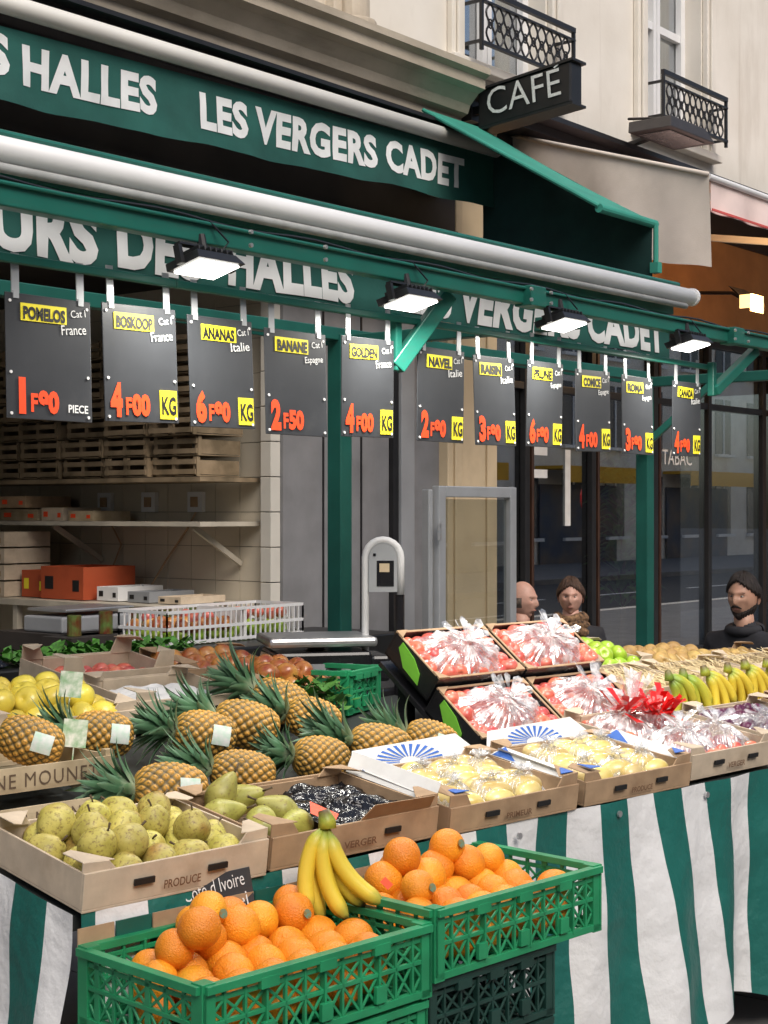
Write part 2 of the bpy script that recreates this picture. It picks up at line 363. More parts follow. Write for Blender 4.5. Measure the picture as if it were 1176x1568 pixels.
# opposite building (seen as reflections)
ob=empty('apartment_building')
MB().bb((-40,-15,0),(90,-14,12)).obj('wall',STUC,ob)
a=MB();b2=MB();c3=MB()
for i in range(-14,34):
    for k in range(4):
        a.bb((i*2.6,-13.99,.8+k*2.9),(i*2.6+1.2,-13.96,2.8+k*2.9)); b2.bb((i*2.6-.1,-13.94,.7+k*2.9),(i*2.6+1.3,-13.8,.8+k*2.9))
        b2.bb((i*2.6+.56,-13.955,.8+k*2.9),(i*2.6+.64,-13.93,2.8+k*2.9))
a.obj('windows',M('dark_window',(.03,.035,.045),.2),ob); b2.obj('sills',WHITE,ob)
for i in range(-4,9): c3.bb((i*8,-13.95,2.9),(i*8+5,-12.9,3.0)); c3.bb((i*8,-12.9,2.5),(i*8+5,-12.88,3.0))
c3.obj('shop_awnings',M('ochre_canvas',(.7,.38,.03),.8),ob)
c3=MB()
for i in range(-4,9): c3.bb((i*8+.2,-13.95,.0),(i*8+4.8,-13.9,2.45))
c3.obj('shop_fronts',M('shop_front_mix',(.30,.22,.16),.6,.5,1.2,col2=(.03,.05,.09)),ob)

ns=empty('no_entry_sign',(24.9,-3.0,0))
MB().tube([(0,0,-.12),(0,0,2.3)],.03,10).obj('post',STEEL,ns)
MB().tube([(0,.04,1.85),(0,.06,1.85)],.30,28).obj('disc',M('sign_red',(.85,.01,.01),.4,emit=None),ns)
MB().bb((-.21,.061,1.81),(.21,.066,1.90)).obj('bar',WHITE,ns)
def car(loc,col):
    e=empty('parked_car',loc); pr=[(-2.1,.25),(-2.15,.7),(-1.9,.95),(-1.2,1.0),(-.7,1.42),(.9,1.45),(1.6,1.0),(2.1,.85),(2.15,.3)]
    MB().prism([(x,-.85,z) for x,z in pr],(0,1.7,0)).obj('body',M('car_paint',col,.25,.05,4,coat=.6),e,bevel=.06)
    MB().bb((-.95,-.86,1.0),(.2,-.853,1.33)).bb((-.95,.853,1.0),(.2,.86,1.33)).bb((.28,.853,1.0),(1.1,.86,1.33)).obj('windows',M('dk_glass',(.01,.012,.015),.08),e)
    wm=MB()
    for xx in(-1.35,1.35):
        for yy in(-.88,.70): wm.tube([(xx,yy,.2),(xx,yy+.18,.2)],.32,20)
    wm.obj('wheels',BPL,e,bevel=.03)
car((45,-7,-.12),(.05,.05,.06))

# ---------------------------------------------------------------- upper awning sign
ua=empty('upper_shop_awning')
def zl(x,z0,z1): return z0+(x-4.3)/(8.0-4.3)*(z1-z0)
t=MB(); t.tube([(1.0,5.47,zl(1,3.785,3.825)),(7.98,5.47,3.825)],.044,20); t.obj('tube',M('tube_cream',(.82,.80,.73),.45,.06,3),ua,smooth=True)
t=MB(); t.tube([(1.0,5.55,zl(1,3.84,3.875)),(7.96,5.55,3.87)],.02,10); t.obj('tube_back',TEAL,ua,smooth=True)
nz=lambda x,k: .014*math.sin(x*4.3+k)+.005*math.sin(x*17+k*2)
def yv1(x,z):
    v=max(0,min(1,(z-zl(x,3.375,3.48))/.325)); return 5.51+(nz(x,0)+.012*mnoise.noise(Vector((x*2.2,z*3,1)))+.008*mnoise.noise(Vector((x*7+z*5,z*9,4))))*(1-v)
def g1(u,v):
    x=1+u*7; z=zl(x,3.375,3.48)+v*.325; return (x,yv1(x,z),z+.005*math.sin(u*60)*(1-v))
t=MB(); t.grid(g1,300,12); t.obj('valance',VAL,ua,smooth=True)
ang=math.atan2(.105,3.7)
for s_,x0,W in(('LES VERGERS CADET',5.45,2.24),('HALLES',4.37,.80),('PRIMEURS DES',2.55,1.75)):
    printed_text(s_,'lettering',(x0,5.47,zl(x0,3.475,3.535)),W,.185,LETTER,ua,yv1,rot=(rad(90),-ang,0))

hood=empty('awning_side_hood')
MB().grid(lambda u,v:(7.40+.60*u,5.60-1.2*v,3.99-.72*v-.02*math.sin(v*math.pi)),6,12).obj('slope',TEAL,hood,smooth=True)  # top of the hood fabric, its lit look put into the teal colour
MB().grid(lambda u,v:(7.402+.60*u,5.60-1.2*v,3.984-.72*v-.02*math.sin(v*math.pi)),6,12).obj('slope_under',VALD,hood,smooth=True)  # same sheet again just below, underside shade put into the darker canvas
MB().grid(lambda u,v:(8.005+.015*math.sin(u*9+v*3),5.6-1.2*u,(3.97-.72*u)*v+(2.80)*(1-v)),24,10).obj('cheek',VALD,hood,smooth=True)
h=MB(); h.tube([(7.40,4.4,3.255),(8.03,4.4,3.255)],.025,12); h.tube([(8.0,4.38,3.25),(8.0,4.38,2.98)],.016,8); h.tube([(7.40,4.4,3.265),(7.40,5.6,3.98)],.012,8); h.box((8.0,4.38,3.0),(.05,.05,.06)); h.obj('frame',TEAL,hood,smooth=False)

# ---------------------------------------------------------------- lower awning structure
la=empty('lower_shop_awning')
t=MB(); t.tube([(1.2,3.0,2.445),(5.77,3.0,2.475)],.032,20); t.obj('roller',ROLL,la,smooth=True)
t=MB(); t.tube([(1.2,3.03,2.492),(5.72,3.03,2.522)],.010,8); t.bb((1.2,3.04,2.40),(5.7,3.055,2.50)); t.obj('roller_edge',GREENL,la)
t=MB(); t.tube([(1.2,2.985,2.398),(5.7,2.985,2.430)],.012,10); t.obj('folded_fabric_edge',M('fabric_grey',(.35,.36,.35),.8),la,smooth=True)
t=MB(); t.tube([(5.77,3,2.475),(5.785,3,2.475)],.037,16); t.obj('roller_cap',WHITE,la)
t=MB(); t.box((4.6,2.9,2.318),(6.8,.045,.052)); t.box((4.6,2.872,2.343),(6.8,.012,.010)); t.box((4.4,3.0,2.2),(3.04,.02,.022))
t.box((2.2,3.0,2.2),(1.36,.02,.022))
for x0 in(2.0,4.40,5.9): t.box((x0,2.88,2.318),(.09,.07,.068))
t.obj('beam_and_rail',GREENL,la,bevel=.004)
t=MB()
for x0 in(3.0,3.3,4.34,4.46,5.84,5.96):
    for zz in(2.30,2.335): t.tube([(x0,2.84,zz),(x0,2.832,zz)],.006,8)
t.obj('bolts',STEEL,la)
t=MB()
for px in(4.74,7.19,2.0):
    t.box((px,4.0,1.15),(.07,.07,2.3)); t.beam((px,4.0,2.27),(px,2.9,2.27),.05,.05); t.beam((px,4.0,2.27),(px,5.8,2.6),.04,.04); t.box((px,4.0,.02),(.16,.16,.02))
t.beam((2.0,4.0,2.3),(7.19,4.0,2.3),.05,.05)
t.obj('posts',GREEN,la,bevel=.004)
t=MB(); t.beam((3.85,3.02,2.05),(4.02,2.94,2.29),.045,.05); t.box((3.85,3.02,2.13),(.03,.03,.18)); t.beam((5.92,2.97,2.10),(6.22,2.93,2.29),.04,.04); t.box((5.92,2.98,2.15),(.03,.03,.14)); t.beam((7.1,4.0,1.9),(7.19,3.6,2.26),.035,.035)
t.obj('braces',GREENL,la,bevel=.004)
def yv2(x,z):
    v=max(0,min(1,(z-2.217)/.2)); return 3.06+(nz(x,1)*1.1+.010*mnoise.noise(Vector((x*4,z*6,7))))*(1-v)
def g2(u,v):
    x=1.2+u*4.5; z=2.215+.01*u+v*.2; return (x,yv2(x,z),z+.004*math.sin(u*50)*(1-v))
t=MB(); t.grid(g2,260,8); t.obj('valance',VAL,la,smooth=True)
for s_,x0,x1 in(('PRIMEURS',1.80,2.665),('DES',2.725,3.05),('HALLES',3.14,3.68),('LES VERGERS CADET',3.93,5.64)): printed_text(s_,'lettering',(x0,3.036,2.237+.006*(x0-2.3)),x1-x0,.145,LETTER,la,yv2,bold=.05,sp=1.05)
def flood(loc,col=LED,power=6,yaw=0,color=(1,.96,.88)):
    e=empty('floodlight',loc,(0,0,yaw))
    m=MB(); m.prism([(-.085,-.06,.0),(.085,-.06,.0),(.07,-.045,.028),(-.07,-.045,.028)],(0,.12,0)); 
    for k in range(7): m.box((-.06+k*.02,0,.034),(.004,.09,.014))
    m.obj('housing',BLACK,e,bevel=.003)
    m=MB(); m.beam((-.092,0,.0),(-.092,0,.05),.012,.02); m.beam((.092,0,0),(.092,0,.05),.012,.02); m.beam((-.092,0,.055),(.092,0,.055),.02,.006); m.tube([(0,0,.05),(0,.0,.09)],.012,8); m.obj('bracket',BLACK,e)
    m=MB(); m.bb((-.07,-.048,-.006),(.07,.048,-.001)); m.obj('lens',col,e)
    l=bpy.data.lights.new('lamp','AREA'); l.shape='RECTANGLE'; l.size=.14; l.size_y=.09; l.energy=power; l.color=color
    o=bpy.data.objects.new('lamp',l); scene.collection.objects.link(o); o.parent=e; o.location=(0,0,-.012)
    e.rotation_euler=(rad(-14),0,yaw)
for x0,z0 in((2.86,2.225),(3.72,2.225),(4.58,2.24),(5.5,2.245)): flood((x0,2.86,z0),power=9)
cb=MB(); pts=[(2+i*.1,2.875,2.352+.006*math.sin(i*1.1)) for i in range(60)]; cb.tube(pts,.004,5)
for x0 in(2.86,3.72,4.58,5.5): cb.tube([(x0+.02,2.87,2.35),(x0+.07,2.85,2.30),(x0+.05,2.86,2.27)],.003,5)
cb.obj('power_cable',BLACK)

# ---------------------------------------------------------------- price tags
TAGW=.252
tags=[(2.337,'POMELOS','1F90','PIECE'),(2.642,'BOSKOOP','4F00','KG'),(2.941,'ANANAS','6F90','KG'),(3.234,'BANANE','2F50',''),(3.561,'GOLDEN','4F00','KG'),(3.931,'NAVEL','2F90','KG'),(4.252,'RAISIN','3F90','KG'),(4.554,'PRUNE','6F90','KG'),(4.884,'COMICE','4F00','KG'),(5.219,'ROMA','3F90','KG'),(5.61,'CANADA','4F90','KG')]
for i,(x0,nm,pr,un) in enumerate(tags):
    e=empty('price_tag',(x0,3.0,1.825+random.uniform(-.006,.004)),(rad(random.uniform(-3,3)),rad(random.uniform(-1.2,1.2)),rad(random.uniform(-3,3))))
    H=.30; MB().box((TAGW/2,0,H/2),(TAGW,.004,H)).obj('board',BOARD,e,bevel=.0015)
    m=MB()
    for hx in(.03,TAGW-.03): m.box((hx,.0,H+.045),(.022,.003,.10)); m.box((hx,-.003,H-.004),(.016,.003,.018))
    m.obj('hangers',ALU,e)
    m=MB()
    for hx in(.012,TAGW-.012):
        for hz in(.012,.11,H-.02): m.tube([(hx,-.0025,hz),(hx,-.005,hz)],.004,8)
    m.obj('rivets',WHITE,e)
    lx=random.uniform(-.006,.012)
    m=MB(); m.box((.106+lx,-.0035,H-.043),(.135,.0015,.042),Matrix.Rotation(rad(random.uniform(-1.5,1.5)),3,'Y')); m.obj('name_label',YEL,e)
    text(nm,'name_text',(.044+lx,-.0055,H-.059),.124,.032,INK,e,bold=.05)
    text('Cat I','chalk_cat',(.19,-.0045,H-.045),.045,.018,CHALK,e,rot=(rad(90),rad(-8),0),bold=-.0)
    text(random.choice(['France','Maroc','Espagne','Italie']),'chalk_origin',(.16,-.0045,H-.090),.075,.024,CHALK,e,rot=(rad(90),rad(-6),0),bold=0)
    text(pr[0],'price_big',(.020,-.0045,.018),.040 if pr[0]!='1' else .02,.088,RED,e,bold=.06)
    text(pr[1],'price_f',(.066,-.0045,.020),.020,.045,RED,e,bold=.04)
    text(pr[2:],'price_cents',(.090,-.0045,.020),.062,.058,RED,e,bold=.06)
    if un=='KG':
        m=MB(); m.box((TAGW-.037,-.0035,.048),(.06,.0015,.075)); m.obj('unit_label',YEL,e)
        text('KG','unit_text',(TAGW-.063,-.0055,.024),.05,.048,INK,e,bold=.03)
    elif un: text(un,'unit_text',(TAGW-.075,-.0045,.022),.06,.02,CHALK,e,bold=.02)

# ---------------------------------------------------------------- CAFE sign
cs=empty('cafe_sign',(7.95,0,0))
MB().prism([(0,5.59,3.97),(0,4.92,4.03),(0,4.92,4.275),(0,5.59,4.20)],(.13,0,0)).obj('box',BLACK,cs,bevel=.01)
m=MB(); m.prism([(-.012,5.60,4.20),(-.012,4.90,4.275),(-.012,4.90,4.29),(-.012,5.60,4.215)],(.155,0,0)); m.prism([(-.012,5.60,3.955),(-.012,4.90,4.015),(-.012,4.90,4.03),(-.012,5.60,3.97)],(.155,0,0)); m.beam((.06,5.6,4.1),(.06,5.98,4.1),.05,.05); m.box((.06,5.7,4.1),(.09,.1,.12)); m.obj('trim',BLACK,cs)
text('CAFE','letters',(-.010,5.52,4.035),.53,.165,M('neon_white',(.68,.68,.66),.4),cs,rot=(rad(90),rad(-5),rad(-90)),bold=-.004)
MB().prism([(-.010,5.035,4.252),(-.010,5.005,4.268),(-.010,4.998,4.262),(-.010,5.028,4.245)],(.004,0,0)).obj('accent',WHITE,cs)

# cafe awnings
BEI=M('beige_canvas',(.70,.62,.54),.85,.08,3,.3,bscale=160); dirt(BEI,(.45,.38,.30),2,.5,.8,.5)
ca=empty('cafe_awning')
MB().grid(lambda u,v:(8.84+.05*math.sin(u*7)*(1-v)+.02*math.sin(u*19)*(1-v),6.0-1.53*u,(4.17-.48*u)*(v)+(3.55-.45*u+.02*math.sin(u*14))*(1-v)),40,10).obj('cheek',BEI,ca,smooth=True)
MB().tube([(8.83,6.0,4.17),(8.83,4.47,3.69)],.014,8).obj('cheek_seam',BEI,ca,smooth=True)
STR=MB()
for i in range(30):
    xx=8.9+i*.3
    STR.poly([(xx,5.94,4.10),(xx+.3,5.94,4.10),(xx+.3,4.5,3.66),(xx,4.5,3.66)],0)
STR.grid(lambda u,v:(8.9+9*u,4.49+.012*math.sin(u*120)*(1-v),3.66-.19*(1-v)),200,2,1)
STR.obj('canopy',[M('cafe_pink_canvas',(.70,.50,.44),.8,.1,3),M('cafe_pale_canvas',(.82,.66,.61),.8,.12,3)],ca,smooth=True)
MB().bb((8.9,4.475,3.475),(18,4.482,3.490)).obj('red_piping',M('cafe_red_canvas',(.62,.10,.09),.8,.1,3),ca)
m=MB(); m.tube([(8.85,4.48,3.68),(18,4.48,3.68)],.02,12)
for xx in(9.2,11.2,13.2): m.beam((xx,4.5,3.62),(xx+.3,5.3,3.72),.04,.05); m.beam((xx+.3,5.3,3.72),(xx,5.95,3.8),.04,.05)
m.obj('arms',WHITE,ca)
LB=M('lamp_brown',(.03,.025,.022),.5)
def wallflood(loc):
    e=empty('wall_floodlight',loc); m=MB(); m.prism([(-.34,-.22,-.03),(.34,-.22,-.03),(.26,-.18,.07),(-.26,-.18,.07)],(0,.34,0)); m.beam((0,.05,.02),(0,.6,-.08),.05,.04); m.beam((-.2,-.1,.07),(-.2,.2,.11),.02,.02); m.beam((.2,-.1,.07),(.2,.2,.11),.02,.02); m.obj('housing',LB,e,bevel=.01)
    MB().bb((-.26,-.17,-.037),(.26,.07,-.032)).obj('lens',M('lens_grey',(.12,.12,.12),.2),e)
wallflood((10.05,5.42,4.30))
e=empty('wall_spotlight',(11.0,5.25,3.20)); m=MB(); m.tube([(0,.70,.05),(0,.45,.10),(0,.12,.07),(0,0,0)],.015,8); m.prism([(-.12,-.08,-.05),(.12,-.08,-.05),(.14,.04,.08),(-.14,.04,.08)],(0,.05,.03)); m.obj('arm_and_head',BLACK,e,bevel=.005)
MB().box((-.01,-.088,-.03),(.21,.012,.13)).box((-.125,-.05,-.02),(.012,.09,.10)).obj('bulb',WARM,e)
l=bpy.data.lights.new('lamp','POINT'); l.energy=30; l.color=(1,.6,.25); l.shadow_soft_size=.05; o=bpy.data.objects.new('lamp',l); scene.collection.objects.link(o); o.parent=e; o.location=(-.1,-.16,-.05)

# ---------------------------------------------------------------- fruit meshes
def lathe(prof,seg,fn=None,bend=0):
    mb=MB(); n=len(prof)-1
    def f(u,v):
        k=v*n; r,z=prof[int(round(k))]; a=u*2*math.pi
        x,y=r*math.cos(a),r*math.sin(a)
        if fn: x,y,z=fn(x,y,z,a)
        return (x+bend*z*z,y,z)
    mb.grid(f,seg,n,wrapu=True); return mb
def sph(rx,n=14,zs=1,shape=None):
    out=[]
    for i in range(n+1):
        t=-math.pi/2+math.pi*i/n; r=math.cos(t); z=math.sin(t)
        if shape: r,z=shape(r,z)
        out.append((max(r,.001)*rx,z*rx*zs))
    return out
def lump(s,k):
    def f(x,y,z,a):
        q=1+k*mnoise.noise(Vector((x*22+s,y*22,z*22))); return x*q,y*q,z*q
    return f
orange_me=[lathe(sph(.041,22,.96,lambda r,z:(r,z-(.06*math.exp(-(r*6)**2) if z>0 else 0))),30,lump(s_*5,.06)).mesh('orange_mesh',[ORG],True) for s_ in range(3)]
def apple(mat,R,name): return [lathe(sph(R,16,.9,lambda r,z:(r*(1+.06*z),z-(.28*math.exp(-(r*4)**2) if z>0 else -.12*math.exp(-(r*5)**2)))),22,lump(3,.06)).mesh(name,[mat],True)]
YAP=M('yellow_apple',(.74,.60,.08),.35,.15,18,coat=.3); GAP=M('green_apple',(.34,.52,.04),.3,.15,18,coat=.4); RAP=M('red_apple',(.55,.05,.03),.3,.5,14,col2=(.7,.35,.08),coat=.4)
PLUM=M('plum_skin',(.10,.015,.05),.35,.4,20); BRP=M('brown_pear',(.44,.28,.09),.6,.25,30,.2)
for m_ in(YAP,GAP,RAP,PLUM,BRP): obj_random_tint(m_,.02,.15)
yapple=apple(YAP,.040,'yellow_apple_mesh'); gapple=apple(GAP,.038,'green_apple_mesh'); rapple=apple(RAP,.038,'red_apple_mesh'); plum=apple(PLUM,.026,'plum_mesh')
MANG=M('comice_pear_skin',(.48,.42,.07),.5,.2,16,.3,col2=(.64,.56,.15),bscale=150)
def blush(m,c,thr=.55,sc=14):
    nt=m.node_tree;b=nt.nodes['Principled BSDF'];src=b.inputs['Base Color'].links[0].from_socket
    tc=nt.nodes.new('ShaderNodeTexCoord'); n=nt.nodes.new('ShaderNodeTexNoise'); n.inputs['Scale'].default_value=sc; n.inputs['Detail'].default_value=6
    oi=nt.nodes.new('ShaderNodeObjectInfo'); ad=nt.nodes.new('ShaderNodeVectorMath'); ad.operation='ADD'
    nt.links.new(tc.outputs['Object'],ad.inputs[0]); nt.links.new(oi.outputs['Location'],ad.inputs[1]); nt.links.new(ad.outputs[0],n.inputs['Vector'])
    mr=nt.nodes.new('ShaderNodeMapRange'); mr.inputs['From Min'].default_value=thr-.08; mr.inputs['From Max'].default_value=thr+.12; nt.links.new(n.outputs['Fac'],mr.inputs['Value'])
    mx=nt.nodes.new('ShaderNodeMix'); mx.data_type='RGBA'; nt.links.new(mr.outputs[0],mx.inputs[0]); nt.links.new(src,mx.inputs[6]); mx.inputs[7].default_value=(*c,1)
    nt.links.new(mx.outputs[2],b.inputs['Base Color'])
blush(MANG,(.38,.22,.05),.62); blush(MANG,(.20,.13,.04),.60,130); obj_random_tint(MANG,.015,.14)
pearp=sph(.042,20,1.0,lambda r,z:(r*(1-.13*max(0,z)**1.2),z*1.08-(.12*math.exp(-(r*5)**2) if z>0 else 0)))
mango_me=[lathe(pearp,26,lump(s_*4,.16)).mesh('comice_mesh',[MANG],True) for s_ in range(4)]
PEARG=M('pear_skin',(.34,.33,.06),.45,.2,18,.15,col2=(.45,.42,.10)); blush(PEARG,(.2,.14,.04),.62,130); obj_random_tint(PEARG,.02,.15)
pear_me=lathe(sph(.038,22,1.5,lambda r,z:(r*(1-.42*max(0,min(1,(z+.1)))**.8)*(1 if z<.85 else .9),z)),22,bend=1.2).mesh('pear_mesh',[PEARG],True)
STEMM=M('stem_brown',(.09,.06,.03),.8)
stem_me=MB().tube([(0,0,0),(.002,0,.012),(.006,.002,.024)],[.003,.0022,.003],6).mesh('stem_mesh',[STEMM],True)
LEM=M('yellow_wrapped_fruit',(.72,.52,.13),.3,.12,15,coat=.5,col2=(.80,.66,.28)); obj_random_tint(LEM,.02,.12)
lem_me=lathe(sph(.033,16,1.6,lambda r,z:(r,z)),20,bend=.9).mesh('yellow_fruit_mesh',[LEM],True)
REDF=M('red_berry',(.70,.07,.06),.3,.3,20,coat=.4,col2=(.80,.24,.16)); obj_random_tint(REDF,.02,.2)
redf=apple(REDF,.030,'red_fruit_mesh')

BAN=attr_mat('banana_skin',[(0,(.12,.08,.03)),(.12,(.30,.36,.04)),(.3,(.74,.56,.05)),(.8,(.80,.62,.06)),(.93,(.45,.42,.06)),(1,(.06,.04,.02))],.45,.2,60,.12,40)
BANG=attr_mat('banana_skin_green',[(0,(.14,.12,.04)),(.15,(.22,.34,.04)),(.4,(.52,.52,.05)),(.8,(.66,.58,.06)),(.94,(.3,.36,.05)),(1,(.06,.04,.02))],.45,.2,60,.12,40)
def bunch(n,spread,mat,L=.19,seed=1,base=.25,curl=-1.15,c0=.55):
    rn=random.Random(seed); mb=MB(); vals=[]
    for i in range(n):
        f=(i/(n-1) if n>1 else .5); ph=-spread*.35+spread*f+rn.uniform(-.04,.04)+base
        p=Vector((0,0,0)); y=(i%2)*.026-.013+rn.uniform(-.004,.004); pts=[];rs=[]
        N=18; st=L*rn.uniform(.93,1.05)/N; az=(-.5+f)*.9
        for k in range(N+1):
            t=k/N; aa=ph+c0+curl*t
            pts.append(p.copy()+Vector((0,y*min(1,t*4),0)))
            rs.append(.0185*min(1,(.30+max(0,(t-.08))*6))*(1 if t<.82 else max(.2,1-((t-.82)/.18)**2*.82)))
            p=p+Vector((math.sin(aa),.10*math.sin(az),-math.cos(aa)))*st
        mb.tube(pts,rs,6,0)
        for k in range(N+1): vals+= [k/N]*6
    mb.tube([(0,0,-.012),(0,0,.004),(-.006,0,.028)],[.02,.019,.012],8); vals+=[.16]*8+[.14]*8+[0]*8
    return mb.mesh('banana_bunch_mesh',[mat],True,vals)
bun1=bunch(5,.85,BAN,.215,2,.22,1.05,-.70); bun2=bunch(6,.9,BANG,.19,5); bun3=bunch(6,.9,BAN,.19,9)

PINE=attr_mat('pineapple_skin',[(0,(.05,.032,.012)),(.25,(.16,.11,.028)),(.5,(.40,.22,.04)),(.72,(.66,.33,.055)),(.9,(.72,.44,.13)),(1,(.62,.48,.26))],.5,.5,110,.5,11)
PLF=attr_mat('pineapple_leaf',[(0,(.36,.42,.28)),(.3,(.07,.17,.08)),(.8,(.13,.24,.14)),(1,(.32,.26,.13))],.4,.2,60,.35,22)
def pine_body():
    mb=MB();vals=[];NU,NV=128,72
    def f(u,v):
        t=-math.pi/2+math.pi*v; th=u*2*math.pi
        r=.060*abs(math.cos(t))**.62; z=.088*math.sin(t)
        zz=z/.088
        A=math.sin(7*th+10.5*zz);B=math.sin(7*th-10.5*zz); d=min(1,abs(A*B))
        vals.append(.0+.84*d**.65-(.5 if d>.90 else 0))
        k=1+.15*(d**.55)
        return (r*k*math.cos(th),r*k*math.sin(th),z)
    mb.grid(f,NU,NV,wrapu=True); return mb.mesh('pineapple_body_mesh',[PINE],True,vals)
def crown(seed):
    rn=random.Random(seed); mb=MB();vals=[]
    n=60
    for i in range(n):
        f=i/n; az=i*2.399+rn.uniform(-.2,.2); L=(.055+.085*math.sin(math.pi*min(1,f*.75+.2)))*rn.uniform(.75,1.2); el=rad(30+56*f**.7)+rn.uniform(-.12,.12)
        o=Vector((math.cos(az),math.sin(az),0)); side=Vector((-math.sin(az),math.cos(az),0))
        p=Vector((0,0,.084+.045*f))+o*.014*(1-f*.6); N=7; w=.0150*rn.uniform(.8,1.15); dr=rn.uniform(.4,1.1)
        i0=len(mb.v)
        for k in range(N+1):
            t=k/N; e=el-(dr*t*t*(1-f*.5))
            ww=w*(1-t**1.6)+.0006
            up=Vector((-o.x*math.sin(e),-o.y*math.sin(e),math.cos(e)))
            mb.v+= [p-side*ww+up*ww*.5,p.copy(),p+side*ww+up*ww*.5]; vals+=[t*.9+.1*f,max(0,t*.7),t*.9+.1*f]
            p=p+(o*math.cos(e)+Vector((0,0,1))*math.sin(e))*(L/N)
        for k in range(N):
            for j in(0,1):
                a=i0+k*3+j; mb.f.append([a,a+1,a+4,a+3]); mb.m.append(0)
    return mb.mesh('pineapple_crown_mesh',[PLF],True,vals)
pbody=pine_body(); crowns=[crown(s_) for s_ in(3,8,15,23)]

# ---------------------------------------------------------------- stand frame
A0=Vector((2.06,2.42,.8)); th=-math.atan2(.125,.992); E=Vector((.992,-.125,0)); Nn=Vector((.125,.992,0))
SLOPE=.135; TILT=math.atan(SLOPE)
def S(a,b,dz=0): 
    p=A0+E*a+Nn*b; p.z=.8+SLOPE*b+dz; return p
def frame(name,a,b,dz=0,tilt=TILT,yaw=0):
    e=empty(name,S(a,b,dz)); e.rotation_euler=(Matrix.Rotation(th+yaw,3,'Z')@Matrix.Rotation(tilt,3,'X')).to_euler(); return e
st=empty('market_stand')
tb=MB()
for lo in([S(0,.02,-.012),S(2.88,.02,-.012),S(2.88,1.75,-.012),S(0,1.75,-.012)],[S(2.882,.02,-.012),S(4.9,.02,-.012),S(4.9,1.03,-.012),S(2.882,1.03,-.012)],[S(2.89,1.035,-.10),S(4.9,1.035,-.10),S(4.9,1.5,-.10),S(2.89,1.5,-.10)]):
    tb.prism([p-Vector((0,0,.03)) for p in lo],(0,0,.03))
tb.obj('table_top',M('stand_dark',(.03,.035,.033),.6),st)
lg=MB()
for a,b in((.1,.1),(2.4,.1),(4.8,.1),(.1,1.65),(2.4,1.65),(4.8,1.45)):
    p=S(a,b,-.13); lg.tube([(p.x,p.y,0),p],.02,8)
lg.obj('legs',STEEL,st)
def stripes(name,per=.25):
    m=bpy.data.materials.new(name); m.use_nodes=True; nt=m.node_tree;b=nt.nodes['Principled BSDF']
    uv=nt.nodes.new('ShaderNodeUVMap'); sp=nt.nodes.new('ShaderNodeSeparateXYZ'); nt.links.new(uv.outputs[0],sp.inputs[0])
    mo=nt.nodes.new('ShaderNodeMath'); mo.operation='PINGPONG'; mo.inputs[1].default_value=per/2; nt.links.new(sp.outputs[0],mo.inputs[0])
    gt=nt.nodes.new('ShaderNodeMath'); gt.operation='GREATER_THAN'; gt.inputs[1].default_value=per/4; nt.links.new(mo.outputs[0],gt.inputs[0])
    nz=nt.nodes.new('ShaderNodeTexNoise'); nz.inputs['Scale'].default_value=4; nz.inputs['Detail'].default_value=7; tc=nt.nodes.new('ShaderNodeTexCoord'); nt.links.new(tc.outputs['Object'],nz.inputs['Vector'])
    mx=nt.nodes.new('ShaderNodeMix'); mx.data_type='RGBA'; mx.inputs[6].default_value=(.01,.14,.115,1); mx.inputs[7].default_value=(.82,.82,.81,1); nt.links.new(gt.outputs[0],mx.inputs[0])
    m2=nt.nodes.new('ShaderNodeMix'); m2.data_type='RGBA'; m2.blend_type='MULTIPLY'; m2.inputs[0].default_value=.25; nt.links.new(mx.outputs[2],m2.inputs[6]); nt.links.new(nz.outputs['Fac'],m2.inputs[7]); nt.links.new(m2.outputs[2],b.inputs['Base Color'])
    b.inputs['Roughness'].default_value=.5
    n2=nt.nodes.new('ShaderNodeTexNoise'); n2.inputs['Scale'].default_value=7; n2.inputs['Detail'].default_value=5; nt.links.new(tc.outputs['Object'],n2.inputs['Vector']); bp=nt.nodes.new('ShaderNodeBump'); bp.inputs['Strength'].default_value=.8; bp.inputs['Distance'].default_value=.03; nt.links.new(n2.outputs['Fac'],bp.inputs['Height']); nt.links.new(bp.outputs['Normal'],b.inputs['Normal'])
    return m
CLOTH=stripes('striped_tarpaulin')
def cloth(name,P0,dirv,out,L,H,ztop,off,sl_=0):
    nu,nv=int(L*70),26; mb=MB(); uvs=[]
    def f(u,v):
        s=u*L; d=(1-v)
        fold=(.045*math.sin(s*7.5+1.3*math.sin(s*2.1)+.6*d)+.022*math.sin(s*17+2*d+1.7*math.sin(s*3)))*(.10+d)+.03*d+.012*mnoise.noise(Vector((s*5,d*4,2)))
        uvs.append((s+off+.035*d*math.sin(s*5+1),v))
        z=ztop+sl_*s-H*d+ .03*math.sin(s*9)*d**3+.02*math.sin(s*3.3)*d**2
        p=P0+dirv*s+out*(.012+fold+.03*d); return (p.x,p.y,z)
    mb.grid(f,nu,nv); me=mb.mesh(name,[CLOTH],True); ul=me.uv_layers.new(name='UVMap')
    for lp in me.loops: ul.data[lp.index].uv=uvs[lp.vertex_index]
    o=bpy.data.objects.new(name,me); scene.collection.objects.link(o); o.parent=st
cloth('cloth_front',A0.copy(),E,-Nn,4.9,.70,.803,.03)
cloth('cloth_side',A0.copy(),Nn,-E,1.75,.70,.80,.10,SLOPE)
ey=MB()
for i in range(12):
    p=A0+E*(.05+i*.42)-Nn*.024+Vector((0,0,-.03)); ey.tube([p,p-Nn*.006],.009,10)
ey.obj('eyelets',STEEL,st)

